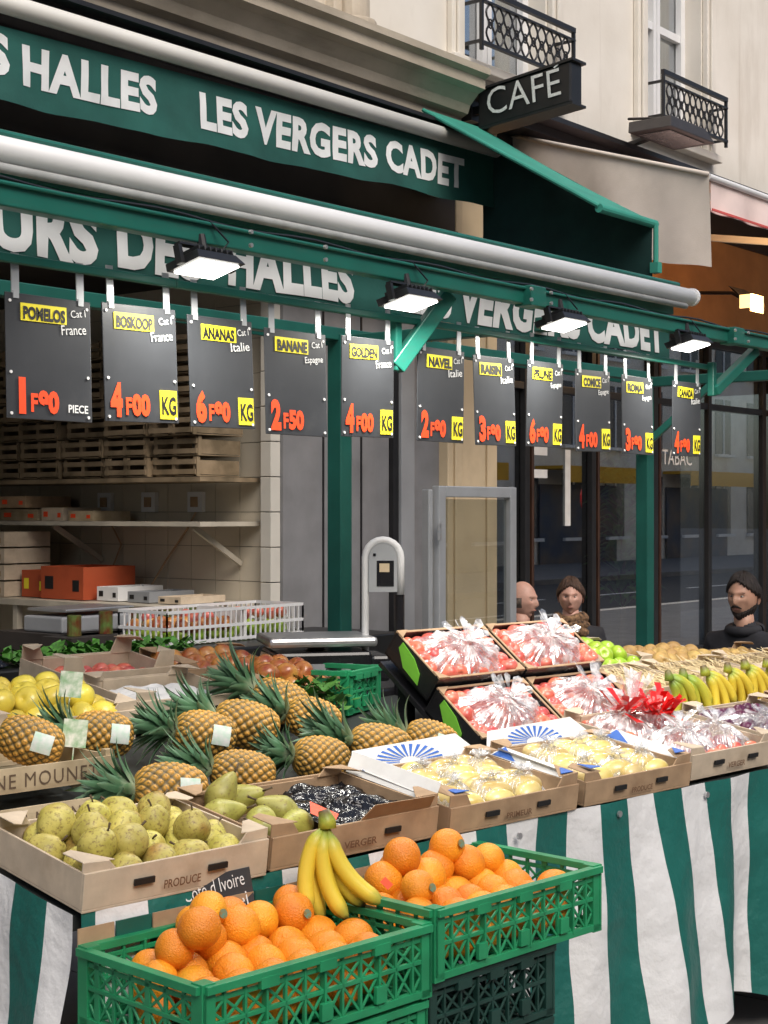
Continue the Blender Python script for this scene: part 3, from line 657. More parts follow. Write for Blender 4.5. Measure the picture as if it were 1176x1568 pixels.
PRN=M('print_brown',(.16,.08,.04),.8)
def tray(e,w,d,h,mat,corner=.03,t=.006,prn=True):
    m=MB(); m.box((w/2,d/2,t/2),(w,d,t))
    m.box((w/2,t/2,h/2+t),(w,t,h)); m.box((w/2,d-t/2,h/2+t),(w,t,h)); m.box((t/2,d/2,h/2+t),(t,d-2*t-.001,h)); m.box((w-t/2,d/2,h/2+t),(t,d-2*t-.001,h))
    m.box((w/2,.004+t,h*.80),(w*.62,.004,h*.45)); m.box((w/2,d-.004-t,h*.80),(w*.62,.004,h*.45))
    if corner:
        for cx,sx in((0,1),(w,-1)):
            for cy,sy in((0,1),(d,-1)):
                cc=corner*random.uniform(.75,1.25)
                m.prism([(cx+sx*.0,cy+sy*(t+.001),h),(cx+sx*.085,cy+sy*(t+.001),h),(cx+sx*.06,cy+sy*(t+.001),h+cc),(cx,cy+sy*(t+.001),h+cc)],(0,sy*.004,0))
                m.prism([(cx+sx*.001,cy+sy*.01,h+cc*.9),(cx+sx*.075,cy+sy*.01,h+cc*.9),(cx+sx*.02,cy+sy*.075,h+cc*.9+random.uniform(-.004,.014)),(cx+sx*.001,cy+sy*.075,h+cc*.9)],(0,0,.003))
    m.v=[v+Vector((mnoise.noise(Vector((v.x*6,v.y*6,e.location.x*3)))*.008,mnoise.noise(Vector((v.x*6,v.y*6,9+e.location.x)))*.008,mnoise.noise(Vector((v.x*9,v.y*9,4)))*.006 if v.z>h*.5 else 0)) for v in m.v]
    m.obj('tray',[mat],e,bevel=.0012)
    hh=MB()
    for fx in(.3,.7): hh.box((w*fx,-.0055,h*.62),(.05,.005,.013))
    hh.obj('hand_holes',INK,e)
    if prn: text(random.choice(['FRUITS','VERGER','PRODUCE','PRIMEUR']),'print',(w*.40,-.0085,h*.3),w*.2,h*.25,PRN,e,bold=.02)
def pick(me): return random.choice(me) if isinstance(me,list) else me
def fill(e,me,w,d,nx,ny,z,jit=.006,sc=(.92,1.08),m=.05,stem=None,hz=.004,skip=0,name='fruit'):
    for i in range(nx):
        for j in range(ny):
            if random.random()<skip: continue
            x=m+(w-2*m)*((i+.5*(j%2)*.8)/(nx-.6) if nx>1 else .5); y=m+(d-2*m)*(j/(ny-1) if ny>1 else .5)
            if x>w-m*.8: continue
            loc=(x+random.uniform(-jit,jit),y+random.uniform(-jit,jit),z+random.uniform(-hz,hz))
            rot=(random.uniform(-1.2,1.2),random.uniform(-1.0,1.0),random.uniform(0,6.28))
            o=inst(pick(me),name,e,loc,rot,random.uniform(*sc))
            if stem: inst(stem,'stem',o,(0,0,.034))

# --- front row
e=frame('comice_pear_box',0.0,-.015,.004); tray(e,.475,.355,.075,CARDL)
fill(e,mango_me,.475,.355,5,4,.052,.005,stem=stem_me,name='pear',m=.055,sc=(.9,1.02)); fill(e,mango_me,.475,.355,4,3,.098,.012,name='pear',m=.10,stem=stem_me,skip=.1,sc=(.9,1.02))
e=frame('pear_box',.50,.0,.004); tray(e,.53,.36,.07,CARD)
for x,y,z,r in((.06,.25,.055,(1.3,.3,1)),(.11,.17,.055,(1.4,.1,2.3)),(.16,.30,.065,(1.0,.4,.2)),(.20,.22,.055,(1.2,.2,4)),(.10,.31,.085,(.5,.3,1)),(.17,.12,.05,(1.3,.1,5)),(.06,.10,.05,(1.4,.2,3))): 
    o=inst(pear_me,'pear',e,(x,y,z),r,1.0); inst(stem_me,'stem',o,(0,0,.055))
CRK=M('crinkled_black_film',(.008,.008,.010),.2,.2,10,1.0,bscale=22,dist=.02)
def blackf(u,v):
    n1=mnoise.noise(Vector((u*3,v*4,1))); n2=1-abs(mnoise.noise(Vector((u*6+n1*2,v*6,5))))*2
    return (.22+.29*u,.03+.30*v,.045+.022*n1+.012*n2+.02*math.sin(u*3.14)*math.sin(v*3.14))
MB().grid(blackf,50,50).obj('black_film',CRK,e,smooth=True)
MB().prism([(.53,.02,.077),(.53,.34,.077),(.56,.35,.125),(.56,.03,.125)],(.002,0,0)).obj('flap',PAPER,e)
MB().prism([(.27,.004,.077),(.5,.004,.077),(.49,-.02,.115),(.29,-.02,.118)],(0,.003,0)).obj('flap_front',CARD,e)
MB().poly([(.2,.02,.075),(.25,.06,.08),(.21,.12,.1),(.17,.07,.09)]).obj('red_tag',RED,e)
def rays(e,w,d,h):
    m=MB(); tilt=.05; hh=.045
    m.poly([(0,d,h),(w,d,h),(w-.05,d+tilt,h+hh),(.04,d+tilt*.8,h+hh*.9)],0)
    n=13
    for i in range(n):
        a0=math.pi*(i+.15)/n; a1=math.pi*(i+.6)/n
        def P(a,r): 
            return (w*.45+math.cos(a)*r*w*.26, d+tilt*math.sin(a)*r*.82-.001, h+.002+hh*math.sin(a)*r*.82)
        m.poly([P(a0,.3),P(a0,1),P(a1,1),P(a1,.3)],1)
    for sx in(0,w):
        sg=1 if sx==0 else -1
        m.poly([(sx,d*.12,h+.001),(sx,d*.88,h+.001),(sx-sg*.03,d*.82,h+.026),(sx-sg*.03,d*.2,h+.020)],0)
        m.poly([(sx-sg*.001,d*.62,h+.003),(sx-sg*.001,d*.86,h+.003),(sx-sg*.029,d*.80,h+.028)],1)
    for cx,sx in((.02,1),(w-.02,-1)): m.prism([(cx,.012,h+.034),(cx+sx*.05,.012,h+.034),(cx,.06,h+.034)],(0,0,.002),1)
    m.obj('printed_flaps',[PAPER,BLUE],e)
FILM=clear_mat('clear_film',.20,.18); FILM2=clear_mat('clear_bag_film',.42,.24)
def bag(e,cx,cy,z,R1,R2,H,n=26,seed=0,mat=FILM2,tuft=.06):
    rn=random.Random(seed); ph=rn.uniform(0,6)
    m=MB()
    def f(u,v):
        a=u*2*math.pi; r=.03+.97*v
        pl=math.sin(n*a+2*math.sin(a*3+ph))*.5+.5*math.sin(n*1.7*a+ph)
        amp=.011*(1-r*.3)
        hh=H*(1-r**2.6)+amp*pl*(r**.5)+.014*mnoise.noise(Vector((math.cos(a)*r*4,math.sin(a)*r*4,ph)))
        if v<.12: hh+= (.12-v)*.25
        rr=1+.04*math.sin(5*a+ph)
        return (cx+math.cos(a)*R1*r*rr,cy+math.sin(a)*R2*r*rr,z+hh)
    m.grid(f,150,22,wrapu=True)
    for i in range(16):
        a=i*2.4+rn.uniform(-.3,.3); el=rn.uniform(.1,.7); L=tuft*rn.uniform(.6,1.2); b0=Vector((cx,cy,z+H+.01)); d=Vector((math.cos(a)*math.cos(el),math.sin(a)*math.cos(el),math.sin(el))); sd=Vector((-math.sin(a),math.cos(a),rn.uniform(-.4,.4)))*.016
        m.poly([b0,b0+d*L-sd,b0+d*L*1.1+sd*.2,b0+d*L*.95+sd])
    m.obj('clear_bag',mat,e,smooth=True)
for k,(a,w_) in enumerate(((1.065,.5),(1.60,.48))):
    e=frame('yellow_fruit_box',a,-.01,.004); tray(e,w_,.37,.062,CARD); rays(e,w_,.37,.068)
    MB().bb((.01,.01,.008),(w_-.01,.36,.02)).obj('liner',PAPER,e)
    for cx,cy in((.12,.11),(.24,.09),(.37,.10),(.15,.26),(.27,.25),(.38,.26)):
        for q in range(4): inst(lem_me,'yellow_fruit',e,(cx+random.uniform(-.02,.02),cy-.045+q*.028,.048+.010*(q%2)),(rad(90+random.uniform(-12,12)),rad(random.uniform(-8,8)),rad(80+random.uniform(-35,35))),random.uniform(.9,1.05))
        bag(e,cx,cy,.03,.08,.07,.058,12,k*7+int(cx*100),FILM,.03)
e=frame('red_ribbon_fruit_box',2.13,.02,.004); tray(e,.46,.50,.07,CARDL)
fill(e,redf,.46,.5,6,6,.045,sc=(.8,1.1))
for cx,cy in((.14,.15),(.33,.15),(.14,.36),(.33,.36)): bag(e,cx,cy,.05,.12,.115,.055,20,int(cx*90+cy*50),FILM2,.07)
RIB=M('red_ribbon',(.75,.01,.01),.35,.1,10,coat=.3); m=MB(); rn=random.Random(6)
for q in range(70):
    cx,cy=((.16,.36),(.28,.34),(.22,.3))[q%3]; a=rn.uniform(0,6.28); el=rn.uniform(-.1,1.1); L=rn.uniform(.05,.105); b0=Vector((cx+rn.uniform(-.04,.04),cy+rn.uniform(-.03,.03),.115)); d=Vector((math.cos(a)*math.cos(el),math.sin(a)*math.cos(el),math.sin(el))); sd=Vector((-math.sin(a),math.cos(a),0))*.013
    m.poly([b0-sd*.3,b0+d*L-sd,b0+d*L*1.05+sd,b0+sd*.3])
m.obj('ribbons',RIB,e)
m=MB()
for q in range(14):
    a=rn.uniform(0,6.28); el=rn.uniform(.7,1.4); L=rn.uniform(.08,.14); b0=Vector((.2,.38,.11)); d=Vector((math.cos(a)*math.cos(el),math.sin(a)*math.cos(el),math.sin(el))); sd=Vector((-math.sin(a),math.cos(a),.3))*.014
    m.poly([b0-sd*.3,b0+d*L-sd,b0+d*L*1.05+sd,b0+sd*.3])
m.obj('white_tissue',clear_mat('tissue_film',.6,.2),e)
e=frame('plum_box',2.63,.0,.004); tray(e,.46,.42,.07,CARDL); fill(e,plum,.46,.42,8,7,.055,.008); bag(e,.15,.2,.05,.11,.12,.04,18,3,FILM,.05); bag(e,.33,.2,.05,.11,.12,.04,18,5,FILM,.05)
e=frame('plum_box',3.13,.0,.004); tray(e,.5,.42,.07,CARD); fill(e,rapple,.5,.42,6,5,.05,.008)
for k in range(3):
    e=frame('fruit_box',3.67+.4*k,.0,.004); tray(e,.38,.42,.07,CARD); fill(e,(yapple,gapple,rapple)[k],.38,.42,5,5,.05,.008)

# --- pineapples
lft=Vector((-.6231,.7822,0)); fwd=Vector((.7822,.6231,0))
pp=[(.56,.45,.058,-.25,.10),(.82,.49,.060,-.05,.12),(1.11,.51,.060,-.2,.15),(1.345,.52,.065,-.05,.2),(1.53,.50,.065,.1,.3),
    (.92,.78,.080,-.2,.2),(1.11,.83,.080,-.05,.25),(.36,.76,.125,.0,.3),(.64,.86,.090,-.3,.15),(1.34,.80,.080,.0,.3),(1.40,1.02,.08,.1,.35),(.13,.74,.12,-.3,.2)]
STK=M('paper_label',(.78,.79,.76),.6,.15,60,col2=(.45,.62,.5))
for i,(a,b,dz,fw,up) in enumerate(pp):
    e=empty('pineapple',S(a,b,dz)); d=(lft+fwd*(fw-.15)+Vector((0,0,up+.02))).normalized()
    e.rotation_mode='QUATERNION'; e.rotation_quaternion=d.to_track_quat('Z','Y')@Euler((0,0,random.uniform(0,6.28))).to_quaternion(); sc=random.uniform(.90,1.03); e.scale=(sc,sc,sc*random.uniform(.95,1.08))
    inst(pbody,'body',e); cs_=random.uniform(.95,1.12); inst(crowns[i%4],'crown',e,(0,0,-.006-.09*(cs_-1)),(random.uniform(-.08,.08),random.uniform(-.08,.08),random.uniform(0,6)),cs_)
    if i in(0,4,5,7,8):
        lb=empty('fruit_label',S(a,b,dz)); lb.rotation_mode='QUATERNION'; lb.rotation_quaternion=d.to_track_quat('Z','Y'); loc=lb.rotation_quaternion.inverted()@(-fwd+Vector((0,0,.25))); a0=math.atan2(loc.y,loc.x)
        m=MB(); m.grid(lambda u,v:(.0730*sc*math.cos(a0+(u-.5)*.75),.0730*sc*math.sin(a0+(u-.5)*.75),-.055+.05*v),10,3); m.obj('label',STK,lb,smooth=True)
def slat_crate(e,w,d,h,mat,n=3,txt=None):
    m=MB(); sh=h/n
    for k in range(n):
        z=sh*(k+.5)
        for y in(0,d): m.box((w/2,y,z),(w,.006,sh*.9))
        for x in(0,w): m.box((x,d/2,z),(.006,d-.008,sh*.9))
    for x in(.012,w-.012):
        for y in(.012,d-.012): m.box((x,y,(h+.012)/2),(.02,.02,h+.012))
    for k in range(5): m.box((w/2,d*(k+.5)/5,.004),(w-.01,d/5*.85,.005))
    m.obj('slats',mat,e)
    if txt: text(txt,'stencil',(.06,-.0045,h*.22),w*.8,h*.52,M('stencil_ink',(.12,.08,.05),.9),e,bold=0,sp=1.15)
e=frame('wooden_crate',-.09,.56,.066,tilt=0); slat_crate(e,.56,.42,.065,WOOD,1,'DOMAINE MOUNET')
e=frame('wooden_crate',-.02,.49,.0,tilt=0); slat_crate(e,.52,.42,.06,WOOD,1,'VERGER MOGNETTAG')
p=S(0,.43,.0); q=S(.5,.43,.0); MB().beam(p+Vector((0,0,.01)),q+Vector((0,0,.01)),.05,.02).obj('steel_rail',STEEL)
GLB=M('green_tag',(.25,.55,.22),.5,.3,40,col2=(.8,.8,.7))
for (a,b,dz) in((.62,.98,.20),(.45,.70,.15)):
    lb=empty('origin_card',S(a,b,dz)); m=MB(); m.box((0,0,0),(.06,.002,.07)); m.tube([(0,.003,-.12),(0,.003,.03)],.002,5); m.obj('card',GLB,lb); lb.rotation_euler=(rad(-10),rad(5),-.8)

# --- boxes behind, left
e=frame('yellow_apple_box',.38,1.02,.015); tray(e,.48,.36,.08,CARDL); fill(e,yapple,.48,.36,6,4,.07); fill(e,yapple,.48,.36,4,3,.115,m=.1)
e=frame('cardboard_box',.93,1.12,.0); tray(e,.40,.30,.09,CARDL)
for k in range(3): MB().grid(lambda u,v:(.05+.3*u,.04+.22*v,.05+.01*k+.03*mnoise.noise(Vector((u*4+k*3,v*4,k)))),16,12).obj('wrapping_paper',PAPER,e,smooth=True)
e=frame('red_apple_box',1.42,1.14,.0); tray(e,.36,.30,.08,CARD); fill(e,rapple,.36,.30,5,4,.07); fill(e,rapple,.36,.30,3,3,.11,m=.09)
e=frame('cardboard_box',-.05,1.16,.0); tray(e,.40,.34,.09,CARDL); fill(e,yapple,.40,.34,4,4,.05)
e=frame('mixed_fruit_box',1.36,1.47,.0); tray(e,.40,.26,.08,CARD); fill(e,rapple,.40,.26,5,3,.07)
e=frame('cardboard_box',.90,1.46,.0); tray(e,.42,.26,.10,CARDL,corner=.05); fill(e,redf,.42,.26,7,4,.05)
m=MB(); rn=random.Random(3)
for q in range(240):
    c0=S(rn.uniform(1.35,1.7),rn.uniform(1.0,1.16),rn.uniform(.03,.10)); a=rn.uniform(0,6.28); d=Vector((math.cos(a),math.sin(a),rn.uniform(0,.8)))*.06; sd=Vector((-math.sin(a),math.cos(a),rn.uniform(-.5,.5)))*.012
    m.poly([c0,c0+d*.5-sd,c0+d,c0+d*.5+sd])
m.obj('leafy_greens',LEAF)

# --- red bag display, 2x2 tilted black trays
disp=frame('bagged_fruit_display',1.80,.60,-.045,tilt=rad(36))
LEAFP=M('print_green',(.16,.45,.04),.5,.15,10)
def blackbox(x,y,w,d,z=0,seed=0):
    e=empty('black_fruit_tray',(x,y,z),None,disp); m=MB(); h=.09; t=.006
    m.box((w/2,d/2,t/2),(w,d,t)); m.box((w/2,t/2,h/2),(w,t,h)); m.box((w/2,d-t/2,h/2),(w,t,h)); m.box((t/2,d/2,h/2),(t,d-.014,h)); m.box((w-t/2,d/2,h/2),(t,d-.014,h)); m.obj('tray',BPL,e)
    m=MB()
    for (c,s_) in(((w/2,.0035,h+.001),(w,.008,.003)),((w/2,d-.0035,h+.001),(w,.008,.003)),((.0035,d/2,h+.001),(.008,d-.03,.003)),((w-.0035,d/2,h+.001),(.008,d-.03,.003))): m.box(c,s_)
    for cx,sx in((0,1),(w,-1)):
        for cy,sy in((0,1),(d,-1)): m.prism([(cx,cy,h+.003),(cx+sx*.05,cy,h+.003),(cx,cy+sy*.035,h+.003)],(0,0,.003))
    m.obj('rim',CARD,e)
    m=MB(); m.prism([(-.002,d*.25,.015),(-.002,d*.6,.02),(-.002,d*.82,.06),(-.002,d*.80,.085),(-.002,d*.5,.075),(-.002,d*.3,.05)],(-.002,0,0)); m.obj('leaf_print',LEAFP,e)
    for i in range(8):
        for j in range(5): inst(redf[0],'red_fruit',e,(.04+i*(w-.08)/7,.035+j*(d-.07)/4,.058+random.uniform(-.004,.022)),(random.random(),random.random(),random.random()*6),random.uniform(.85,1.15))
    bag(e,w*.5,d*.5,.072,w*.46,d*.50,.055,30,seed,FILM2,.085)
blackbox(0,0,.41,.235,0,1); blackbox(.425,0,.41,.235,0,2); blackbox(0,.245,.41,.235,.03,3); blackbox(.425,.245,.41,.235,.03,4)
MB().bb((0,0,-.02),(.835,.48,-.004)).obj('board',BPL,disp)
p=MB()
for aa in(1.86,2.56): 
    q=S(aa,.93,-.01); p.bb((q.x-.02,q.y-.02,q.z),(q.x+.02,q.y+.02,1.06))
p.obj('display_prop',BPL)

# --- right-hand back rows
def rowbox(nm,a,b,w,d,h,mat,me,nx,ny,z2=False,dz=.0):
    e=frame(nm,a,b,dz); tray(e,w,d,h,mat,prn=False); fill(e,me,w,d,nx,ny,h*.72)
    if z2: fill(e,me,w,d,max(2,nx-2),max(2,ny-1),h*.75+.04,m=.09)
    return e
rowbox('green_apple_box',2.91,1.06,.46,.34,.075,CARDL,gapple,6,4,True,-.01)
BRM=apple(BRP,.04,'brown_pear_mesh')
rowbox('brown_pear_box',3.44,1.06,.52,.34,.075,CARDL,BRM,7,4,True,-.065)
rowbox('brown_pear_box',4.0,1.06,.5,.34,.075,CARD,BRM,6,4,False,-.09)
STRAW=M('straw',(.62,.50,.28),.8,.25,30)
for k in range(4):
    e=frame('straw_lined_box',2.74+k*.48,.72,-.0); tray(e,.45,.30,.06,CARDL,prn=False)
    m=MB(); rn=random.Random(k)
    for q in range(300):
        x,y=rn.uniform(.02,.43),rn.uniform(.02,.28); a=rn.uniform(-.9,.9)+1.57; L=rn.uniform(.04,.09); z=.05+rn.uniform(0,.025); dv=Vector((math.cos(a),math.sin(a),rn.uniform(-.3,.3)))*L; sd=Vector((.004,0,0)); c0=Vector((x,y,z))
        m.poly([c0-sd,c0+sd,c0+dv+sd*.5,c0+dv-sd*.5])
    m.obj('straw',STRAW,e); MB().bb((.01,.01,.01),(.44,.29,.045)).obj('packing',STRAW,e)
for (a,b,me,yw,dz) in((2.80,.57,bun2,-.6,.145),(2.90,.58,bun2,-.5,.14),(3.02,.57,bun3,-.7,.145),(3.15,.56,bun3,-.4,.15),(3.28,.57,bun3,-.7,.15),(3.41,.56,bun3,-.5,.15),(3.55,.57,bun3,-.8,.15),(3.7,.57,bun3,-.6,.15),(3.85,.57,bun3,-.6,.15)):
    inst(me,'banana_bunch',None,S(a,b,dz),(rad(random.uniform(-8,8)),rad(random.uniform(-8,8)),yw+random.uniform(-.3,.3)),random.uniform(.85,.97))
e=frame('banana_shelf',2.70,.50,-.01); tray(e,1.3,.18,.05,CARDL,corner=0,prn=False)

# ---------------------------------------------------------------- green orange crates
def plastic_crate(name,loc,yaw,w=.6,d=.4,h=.15,mat=CRG,tilt=0):
    e=empty(name,loc,(tilt,0,yaw)); m=MB()
    def wall(p,q,out):
        p=Vector(p);q=Vector(q);L=(q-p).length;u=(q-p)/L; Z=Vector((0,0,1)); o=Vector(out)
        m.beam(p+Z*(h-.008)+o*.004,q+Z*(h-.008)+o*.004,.022,.016); m.beam(p+Z*(h-.03),q+Z*(h-.03),.006,.010)
        m.beam(p+Z*.008,q+Z*.008,.012,.016); m.beam(p+Z*h*.5,q+Z*h*.5,.009,.009)
        n=int(round(L/.05))
        for i in range(n+1):
            c=p+u*(L*i/n); m.beam(c+Z*.01,c+Z*(h-.012),.006,.009 if i%3 else .016)
            if i<n:
                c2=p+u*(L*(i+1)/n)
                lo,hi=.012,h*.5
                for (z0,z1) in((lo,hi),(hi,h-.034)):
                    m.beam(c+Z*z0,c2+Z*z1,.004,.006); m.beam(c+Z*z1,c2+Z*z0,.004,.006)
    wall((0,0,0),(w,0,0),(0,-1,0)); wall((w,0,0),(w,d,0),(1,0,0)); wall((0,d,0),(w,d,0),(0,1,0)); wall((0,0,0),(0,d,0),(-1,0,0))
    for x in(.01,w-.01):
        for y in(.01,d-.01): m.box((x,y,h/2),(.032,.032,h+.006))
    for i in range(13): m.box((w*(i+.5)/13,d/2,.004),(.012,d-.01,.006))
    for i in range(9): m.box((w/2,d*(i+.5)/9,.0055),(w-.01,.012,.006))
    for fx in(.25,.5,.75): m.box((w*fx,-.010,h*.86),(.045,.012,.022)); m.box((w*fx,-.008,h*.25),(.03,.010,.035))
    m.obj('crate_shell',mat,e,bevel=.0012); return e
ya=-math.atan2(.095,.995)
e1=plastic_crate('orange_crate',(1.995,2.005,.60),ya,.60,.37,.15)
e2=plastic_crate('orange_crate',(2.61,1.945,.625),ya,.57,.37,.15)
def oranges(e,rows):
    for z,pts in rows:
        for x,y in pts: inst(pick(orange_me),'orange',e,(x+random.uniform(-.005,.005),y+random.uniform(-.005,.005),z+random.uniform(-.004,.004)),(random.uniform(-1.2,1.2),random.uniform(-1.2,1.2),random.random()*6),random.uniform(.95,1.10))
def gridp(x0,x1,y0,y1,s=.085):
    out=[];j=0;y=y0
    while y<=y1+.001:
        x=x0+(.5*s if j%2 else 0)
        while x<=x1+.001: out.append((x,y)); x+=s
        y+=s*.88; j+=1
    return out
oranges(e1,[(.055,gridp(.055,.55,.055,.32)),(.103,gridp(.055,.55,.06,.32)),(.154,[(.10,.21),(.20,.23),(.29,.24),(.37,.27),(.45,.25),(.24,.31),(.33,.32),(.50,.31)]),(.20,[(.13,.17),(.225,.255)])])
oranges(e2,[(.055,gridp(.055,.52,.055,.32)),(.098,gridp(.055,.52,.06,.32)),(.147,[(.12,.16),(.12,.26),(.22,.22),(.30,.27),(.21,.31),(.37,.24),(.46,.24),(.38,.32)]),(.195,[(.33,.26),(.17,.25)])])
for e_,p_ in((e1,(.225,.210,.201)),(e1,(.45,.205,.160)),(e2,(.33,.215,.205)),(e2,(.12,.115,.155))):
    m=MB(); m.tube([(0,0,0),(0,-.0015,.0005)],.010,14); m.obj('sticker',[M('sticker_print',(.75,.4,.05),.4,.6,120,col2=(.1,.3,.25))],e_,loc=p_)
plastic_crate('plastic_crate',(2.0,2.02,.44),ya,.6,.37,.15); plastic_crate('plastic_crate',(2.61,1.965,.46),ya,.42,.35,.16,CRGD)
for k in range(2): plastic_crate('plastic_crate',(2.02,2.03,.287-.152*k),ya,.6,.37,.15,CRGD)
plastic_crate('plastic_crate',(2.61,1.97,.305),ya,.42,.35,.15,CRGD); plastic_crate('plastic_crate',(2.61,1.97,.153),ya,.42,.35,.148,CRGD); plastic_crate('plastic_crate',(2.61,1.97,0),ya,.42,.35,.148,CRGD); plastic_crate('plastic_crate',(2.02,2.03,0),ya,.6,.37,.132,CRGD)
inst(bun1,'banana_bunch',None,(2.565,2.20,.93),(rad(-8),rad(-4),rad(-51)),1.0)
bl=MB(); bl.box((0,0,0),(.024,.001,.016),Matrix.Rotation(rad(45),3,'Y')); bl.obj('fruit_sticker',RED,loc=(2.645,2.10,.80)); bpy.data.objects['fruit_sticker'].rotation_euler=(rad(-20),0,rad(-50))
cg=empty('chalk_sign',(2.30,2.365,.715),(rad(-12),rad(-3),rad(-14))); MB().box((.09,0,.055),(.18,.004,.11)).obj('board',BOARD,cg,bevel=.001)
text('Côte d Ivoire','writing',(.010,-.004,.065),.15,.030,CHALK,cg,rot=(rad(90),rad(-4),0),bold=-.005); text('Navel','writing_2',(.07,-.004,.025),.09,.030,CHALK,cg,rot=(rad(90),rad(-4),0),bold=-.005)
m=MB()
for i in range(9): p=A0+E*(.02+i*.09)-Nn*.034; m.box(p+Vector((0,0,-.045)),(.085,.004,.05),Matrix.Rotation(th,3,'Z'),i%2)
m.obj('cardboard_strip',[CARD,GREEN])

# ---------------------------------------------------------------- weighing scale
sc_=empty('weighing_scale',(4.16,3.62,1.0),(0,0,rad(-38)))
m=MB(); m.prism([(-.17,-.15,0),(.17,-.15,0),(.17,.15,0),(-.17,.15,0)],(0,0,.12)); m.box((.20,-.05,.06),(.07,.2,.09)); m.obj('body',BPL,sc_,bevel=.012)
m=MB(); m.box((0,0,.152),(.38,.30,.034)); m.tube([(0,0,.12),(0,0,.15)],.04,12); m.obj('platter',STEEL,sc_,bevel=.012)
MB().box((0,-.152,.06),(.2,.004,.04)).obj('display',GREYL,sc_)
sp=empty('scale_display_column',(4.30,3.43,.95),(0,0,rad(-51)))
m=MB(); pts=[(-.062,0,0),(-.062,0,.49)]+[(-.062*math.cos(t*math.pi/10),0,.49+.062*math.sin(t*math.pi/10)) for t in range(1,10)]+[(.062,0,.49),(.062,0,.36)]
m.tube(pts,.013,12); m.obj('tube_frame',WHITE,sp,smooth=True)
m=MB(); pr=[(-.05,0,.37),(.05,0,.37),(.05,0,.49)]+[(.05*math.cos(t*math.pi/8),0,.49+.05*math.sin(t*math.pi/8)) for t in range(1,8)]+[(-.05,0,.49)]; m.prism([(x,-.015,z) for x,y,z in pr],(0,.03,0)); m.obj('head',ALU,sp)
m=MB(); m.box((.008,-.0165,.435),(.06,.002,.09)); m.box((-.03,-.0165,.50),(.01,.002,.01)); m.obj('screen',BPL,sp)
MB().box((.005,-.019,.455),(.035,.001,.03)).obj('sticker',PILA,sp)
MB().tube([(.058,.01,0),(.058,.01,.36)],.018,10).obj('black_post',BPL,sp)
MB().bb((3.95,3.40,0),(4.75,3.95,.985)).obj('scale_counter',BPL,bevel=.01)
plastic_crate('plastic_crate',tuple(S(1.72,1.06,.0)),ya+.3,.22,.3,.14)

# ---------------------------------------------------------------- gate
gt=empty('metal_gate'); m=MB()
for xx in(6.75,7.43): m.box((xx,5.0,.87),(.06,.05,1.74))
m.box((7.09,5.0,1.71),(.618,.05,.06)); m.box((7.09,5.0,.1),(.618,.05,.06)); m.box((6.685,5.03,.87),(.035,.05,1.70)); m.obj('frame',ALU,gt,bevel=.005)
m=MB()
for z in(1.45,1.5,.8): m.tube([(6.70,4.96,z),(6.70,4.96,z+.04)],.012,8)
m.obj('hinges',STEEL,gt)
MB().box((7.47,5.02,1.62),(.02,.02,.25)).obj('latch',STEEL,gt)
MB().bb((6.79,5.0,.14),(7.39,5.004,1.67)).obj('pane',glass_mat('gate_glass',.12),gt)

# ---------------------------------------------------------------- shop interior contents
MB().bb((3.4,4.9,0),(6.3,5.5,.99)).obj('display_counter',M('counter_black',(.012,.012,.012),.4),bevel=.01)
VEG=M('leafy_veg',(.05,.17,.02),.6,.5,30)
m=MB(); rn=random.Random(11)
for q in range(520):
    c0=Vector((rn.uniform(3.9,4.85),rn.uniform(4.86,5.2),rn.uniform(.985,1.03))); a=rn.uniform(0,6.28); d=Vector((math.cos(a),math.sin(a),rn.uniform(0,.9)))*.05; sd=Vector((-math.sin(a),math.cos(a),rn.uniform(-.5,.5)))*.02
    m.poly([c0,c0+d*.5-sd,c0+d,c0+d*.5+sd])
m.obj('green_vegetables',VEG)
e=empty('white_basket',(4.90,5.15,.995)); m=MB(); w_,d_,h_=.92,.32,.15
for z in(.01,h_*.5,h_): 
    for y in(0,d_): m.box((w_/2,y,z),(w_,.008,.014))
    for x in(0,w_): m.box((x,d_/2,z),(.008,d_,.014))
for i in range(28):
    for y in(0,d_): m.box((w_*i/27,y,h_/2),(.007,.007,h_))
for i in range(10):
    for x in(0,w_): m.box((x,d_*i/9,h_/2),(.007,.007,h_))
m.box((w_*.55,d_/2,h_/2),(.01,d_,h_)); m.obj('mesh',WHITE,e)
fill(e,rapple,.5,.32,5,3,.08); fill(e,gapple,.9,.32,9,3,.04); fill(e,redf,.9,.32,10,3,.11,skip=.5)
sh=empty('wall_shelf'); m=MB(); m.bb((6.1,6.15,1.52),(6.58,8.9,1.545)); m.bb((5.9,6.15,1.05),(6.58,8.9,1.085)); m.bb((5.9,6.2,.55),(6.58,8.9,.58))
for y in(6.3,7.5,8.7): m.beam((6.58,y,1.3),(6.2,y,1.515),.02,.03); m.bb((5.92,y,0),(5.96,y+.04,1.05))
m.obj('boards',M('shelf_pale',(.50,.45,.36),.6,.15,6),sh)
ss=empty('stacked_wooden_crates'); m=MB(); rn=random.Random(2)
for k in range(7):
    z=1.80+.115*k
    for j in range(7):
        y=6.22+j*.38+rn.uniform(-.02,.02); xo=6.12+rn.uniform(-.03,.03)
        for s_ in range(2): m.bb((xo,y,z+.012+s_*.055),(xo+.008,y+.345,z+.040+s_*.055))
        for yy in(y+.008,y+.18,y+.335): m.bb((xo+.01,yy-.014,z),(xo+.035,yy+.014,z+.108))
        m.bb((xo+.01,y,z),(6.5,y+.345,z+.006)); m.bb((xo+.01,y,z+.01),(6.5,y+.008,z+.09))
m.obj('slats',WOODD,ss); MB().bb((6.1,6.15,1.77),(6.58,8.9,1.795)).obj('shelf',WOODD,ss)
m=MB()
